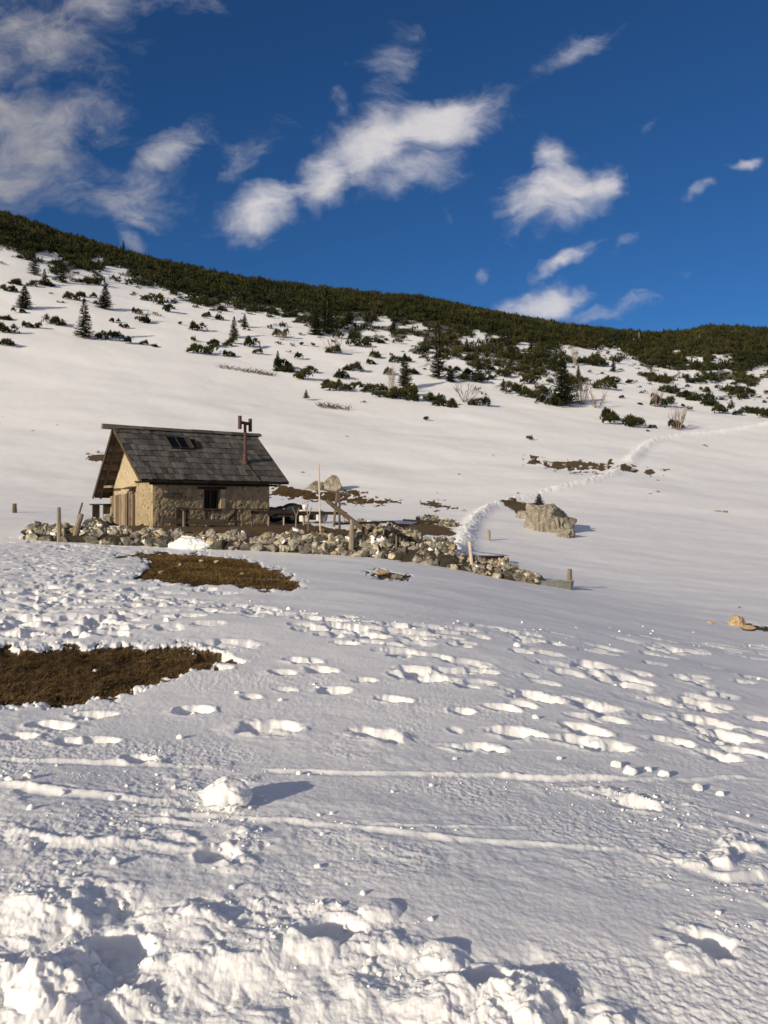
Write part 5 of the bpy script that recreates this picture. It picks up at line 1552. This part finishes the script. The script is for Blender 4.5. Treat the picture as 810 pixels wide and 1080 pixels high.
def build_world():
    w = bpy.data.worlds.new('World'); sc.world = w; w.use_nodes = True
    nt = w.node_tree; nt.nodes.clear(); L = nt.links
    out = nt.nodes.new('ShaderNodeOutputWorld'); bg = nt.nodes.new('ShaderNodeBackground')
    sky = nt.nodes.new('ShaderNodeTexSky'); sky.sky_type = 'NISHITA'; sky.sun_disc = False
    sky.sun_elevation = SUN_EL; sky.sun_rotation = math.pi + SUN_PHI
    sky.altitude = 2800; sky.air_density = 1.0; sky.dust_density = 0.25; sky.ozone_density = 3.0
    tc = nt.nodes.new('ShaderNodeTexCoord'); sep = nt.nodes.new('ShaderNodeSeparateXYZ')
    L.new(tc.outputs['Generated'], sep.inputs[0])
    yy = math_n(nt, 'MAXIMUM', sep.outputs[1], 0.02)
    u = math_n(nt, 'DIVIDE', sep.outputs[0], yy); v = math_n(nt, 'DIVIDE', sep.outputs[2], yy)
    cb = nt.nodes.new('ShaderNodeCombineXYZ'); L.new(u, cb.inputs[0]); L.new(v, cb.inputs[1])
    P = cb.outputs[0]
    nw = nt.nodes.new('ShaderNodeTexNoise'); nw.inputs['Scale'].default_value = 9; nw.inputs['Detail'].default_value = 4; nw.inputs['Roughness'].default_value = .6; L.new(P, nw.inputs['Vector'])
    wv = nt.nodes.new('ShaderNodeVectorMath'); wv.operation = 'MULTIPLY_ADD'
    wv.inputs[1].default_value = (0.060, 0.060, 0); L.new(nw.outputs['Color'], wv.inputs[0])
    ad = nt.nodes.new('ShaderNodeVectorMath'); ad.operation = 'SUBTRACT'; ad.inputs[1].default_value = (0.030, 0.030, 0)
    L.new(P, wv.inputs[2]); L.new(wv.outputs[0], ad.inputs[0]); PW = ad.outputs[0]
    acc = None; low = None
    for (cx, cy, rx, ry, ang, wt) in CLOUDS:
        mp = nt.nodes.new('ShaderNodeMapping'); mp.vector_type = 'TEXTURE'
        mp.inputs['Location'].default_value = ((cx - 405) / F, (530 - cy) / F, 0)
        mp.inputs['Rotation'].default_value = (0, 0, R(ang)); mp.inputs['Scale'].default_value = (rx / F, ry / F, 1)
        L.new(PW, mp.inputs['Vector'])
        ln = nt.nodes.new('ShaderNodeVectorMath'); ln.operation = 'LENGTH'; L.new(mp.outputs[0], ln.inputs[0])
        mr = nt.nodes.new('ShaderNodeMapRange'); mr.interpolation_type = 'SMOOTHSTEP'
        mr.inputs[1].default_value = 1.25; mr.inputs[2].default_value = 0.1; mr.inputs[3].default_value = 0; mr.inputs[4].default_value = wt
        L.new(ln.outputs['Value'], mr.inputs[0])
        acc = mr.outputs[0] if acc is None else math_n(nt, 'MAXIMUM', acc, mr.outputs[0])
    sm = nt.nodes.new('ShaderNodeMapping'); sm.inputs['Rotation'].default_value = (0, 0, R(-22)); sm.inputs['Scale'].default_value = (0.75, 1.35, 1)
    L.new(PW, sm.inputs['Vector'])
    fn = nt.nodes.new('ShaderNodeTexNoise'); fn.inputs['Scale'].default_value = 13; fn.inputs['Detail'].default_value = 9; fn.inputs['Roughness'].default_value = .62; fn.inputs['Distortion'].default_value = .35
    L.new(sm.outputs[0], fn.inputs['Vector'])
    nz = math_n(nt, 'SUBTRACT', fn.outputs['Fac'], 0.5)
    dens = math_n(nt, 'ADD', acc, math_n(nt, 'MULTIPLY', nz, 2.2))
    al = nt.nodes.new('ShaderNodeMapRange'); al.interpolation_type = 'SMOOTHSTEP'
    al.inputs[1].default_value = 0.08; al.inputs[2].default_value = 1.25; L.new(dens, al.inputs[0])
    msk = math_n(nt, 'MULTIPLY', al.outputs[0], math_n(nt, 'GREATER_THAN', acc, 0.002))
    front = nt.nodes.new('ShaderNodeMapRange'); front.inputs[1].default_value = 0.1; front.inputs[2].default_value = 0.3; L.new(sep.outputs[1], front.inputs[0])
    msk = math_n(nt, 'MULTIPLY', msk, front.outputs[0])
    up = nt.nodes.new('ShaderNodeMapRange'); up.inputs[1].default_value = 0.0; up.inputs[2].default_value = 0.05; L.new(sep.outputs[2], up.inputs[0])
    msk = math_n(nt, 'MULTIPLY', msk, up.outputs[0])
    fn2 = nt.nodes.new('ShaderNodeTexNoise'); fn2.inputs['Scale'].default_value = 18; fn2.inputs['Detail'].default_value = 6
    L.new(sm.outputs[0], fn2.inputs['Vector'])
    br = math_n(nt, 'ADD', math_n(nt, 'MULTIPLY', fn2.outputs['Fac'], 0.9), math_n(nt, 'MULTIPLY', dens, 0.25))
    cc = ramp(nt, br, [(0.35, (4.0, 4.3, 5.3)), (0.62, (6.2, 6.1, 6.5)), (0.85, (7.4, 7.0, 6.9))])
    lf = nt.nodes.new('ShaderNodeMapRange'); lf.inputs[1].default_value = -.42; lf.inputs[2].default_value = -.16; lf.inputs[3].default_value = .62; L.new(u, lf.inputs[0])
    dm = nt.nodes.new('ShaderNodeVectorMath'); dm.operation = 'SCALE'; L.new(cc, dm.inputs[0]); L.new(lf.outputs[0], dm.inputs['Scale']); cc = dm.outputs[0]
    # deepen the blue of the clear part
    tint = mixc(nt, 1.0, sky.outputs[0], SKY_TINT, 'MULTIPLY')
    fin = mixc(nt, math_n(nt, 'MULTIPLY', msk, 0.92), tint, cc)
    # added unseen cloud behind the viewpoint, makes the light on snow less blue
    dirn = tc.outputs['Generated']
    bc = nt.nodes.new('ShaderNodeTexNoise'); bc.inputs['Scale'].default_value = 3.2; bc.inputs['Detail'].default_value = 7; L.new(dirn, bc.inputs['Vector'])
    bm = nt.nodes.new('ShaderNodeMapRange'); bm.interpolation_type = 'SMOOTHSTEP'; bm.inputs[1].default_value = 0.42; bm.inputs[2].default_value = 0.62; L.new(bc.outputs['Fac'], bm.inputs[0])
    bf = nt.nodes.new('ShaderNodeMapRange'); bf.inputs[1].default_value = 0.15; bf.inputs[2].default_value = -0.25; L.new(sep.outputs[1], bf.inputs[0])
    fin = mixc(nt, math_n(nt, 'MULTIPLY', bm.outputs[0], math_n(nt, 'MULTIPLY', bf.outputs[0], up.outputs[0])), fin, (6.6, 6.1, 5.8))
    L.new(fin, bg.inputs[0]); bg.inputs[1].default_value = 0.1
    L.new(bg.outputs[0], out.inputs[0])
    w.cycles.sampling_method = 'MANUAL'; w.cycles.sample_map_resolution = 512


SKY_TINT = (0.25, 0.52, 0.76)
build_world()
sc.view_settings.view_transform = 'Standard'; sc.view_settings.look = 'None'; sc.view_settings.exposure = 0; sc.view_settings.gamma = 1
sc.cycles.max_bounces = 6; sc.cycles.diffuse_bounces = 3; sc.cycles.glossy_bounces = 2
sc.cycles.use_denoising = True
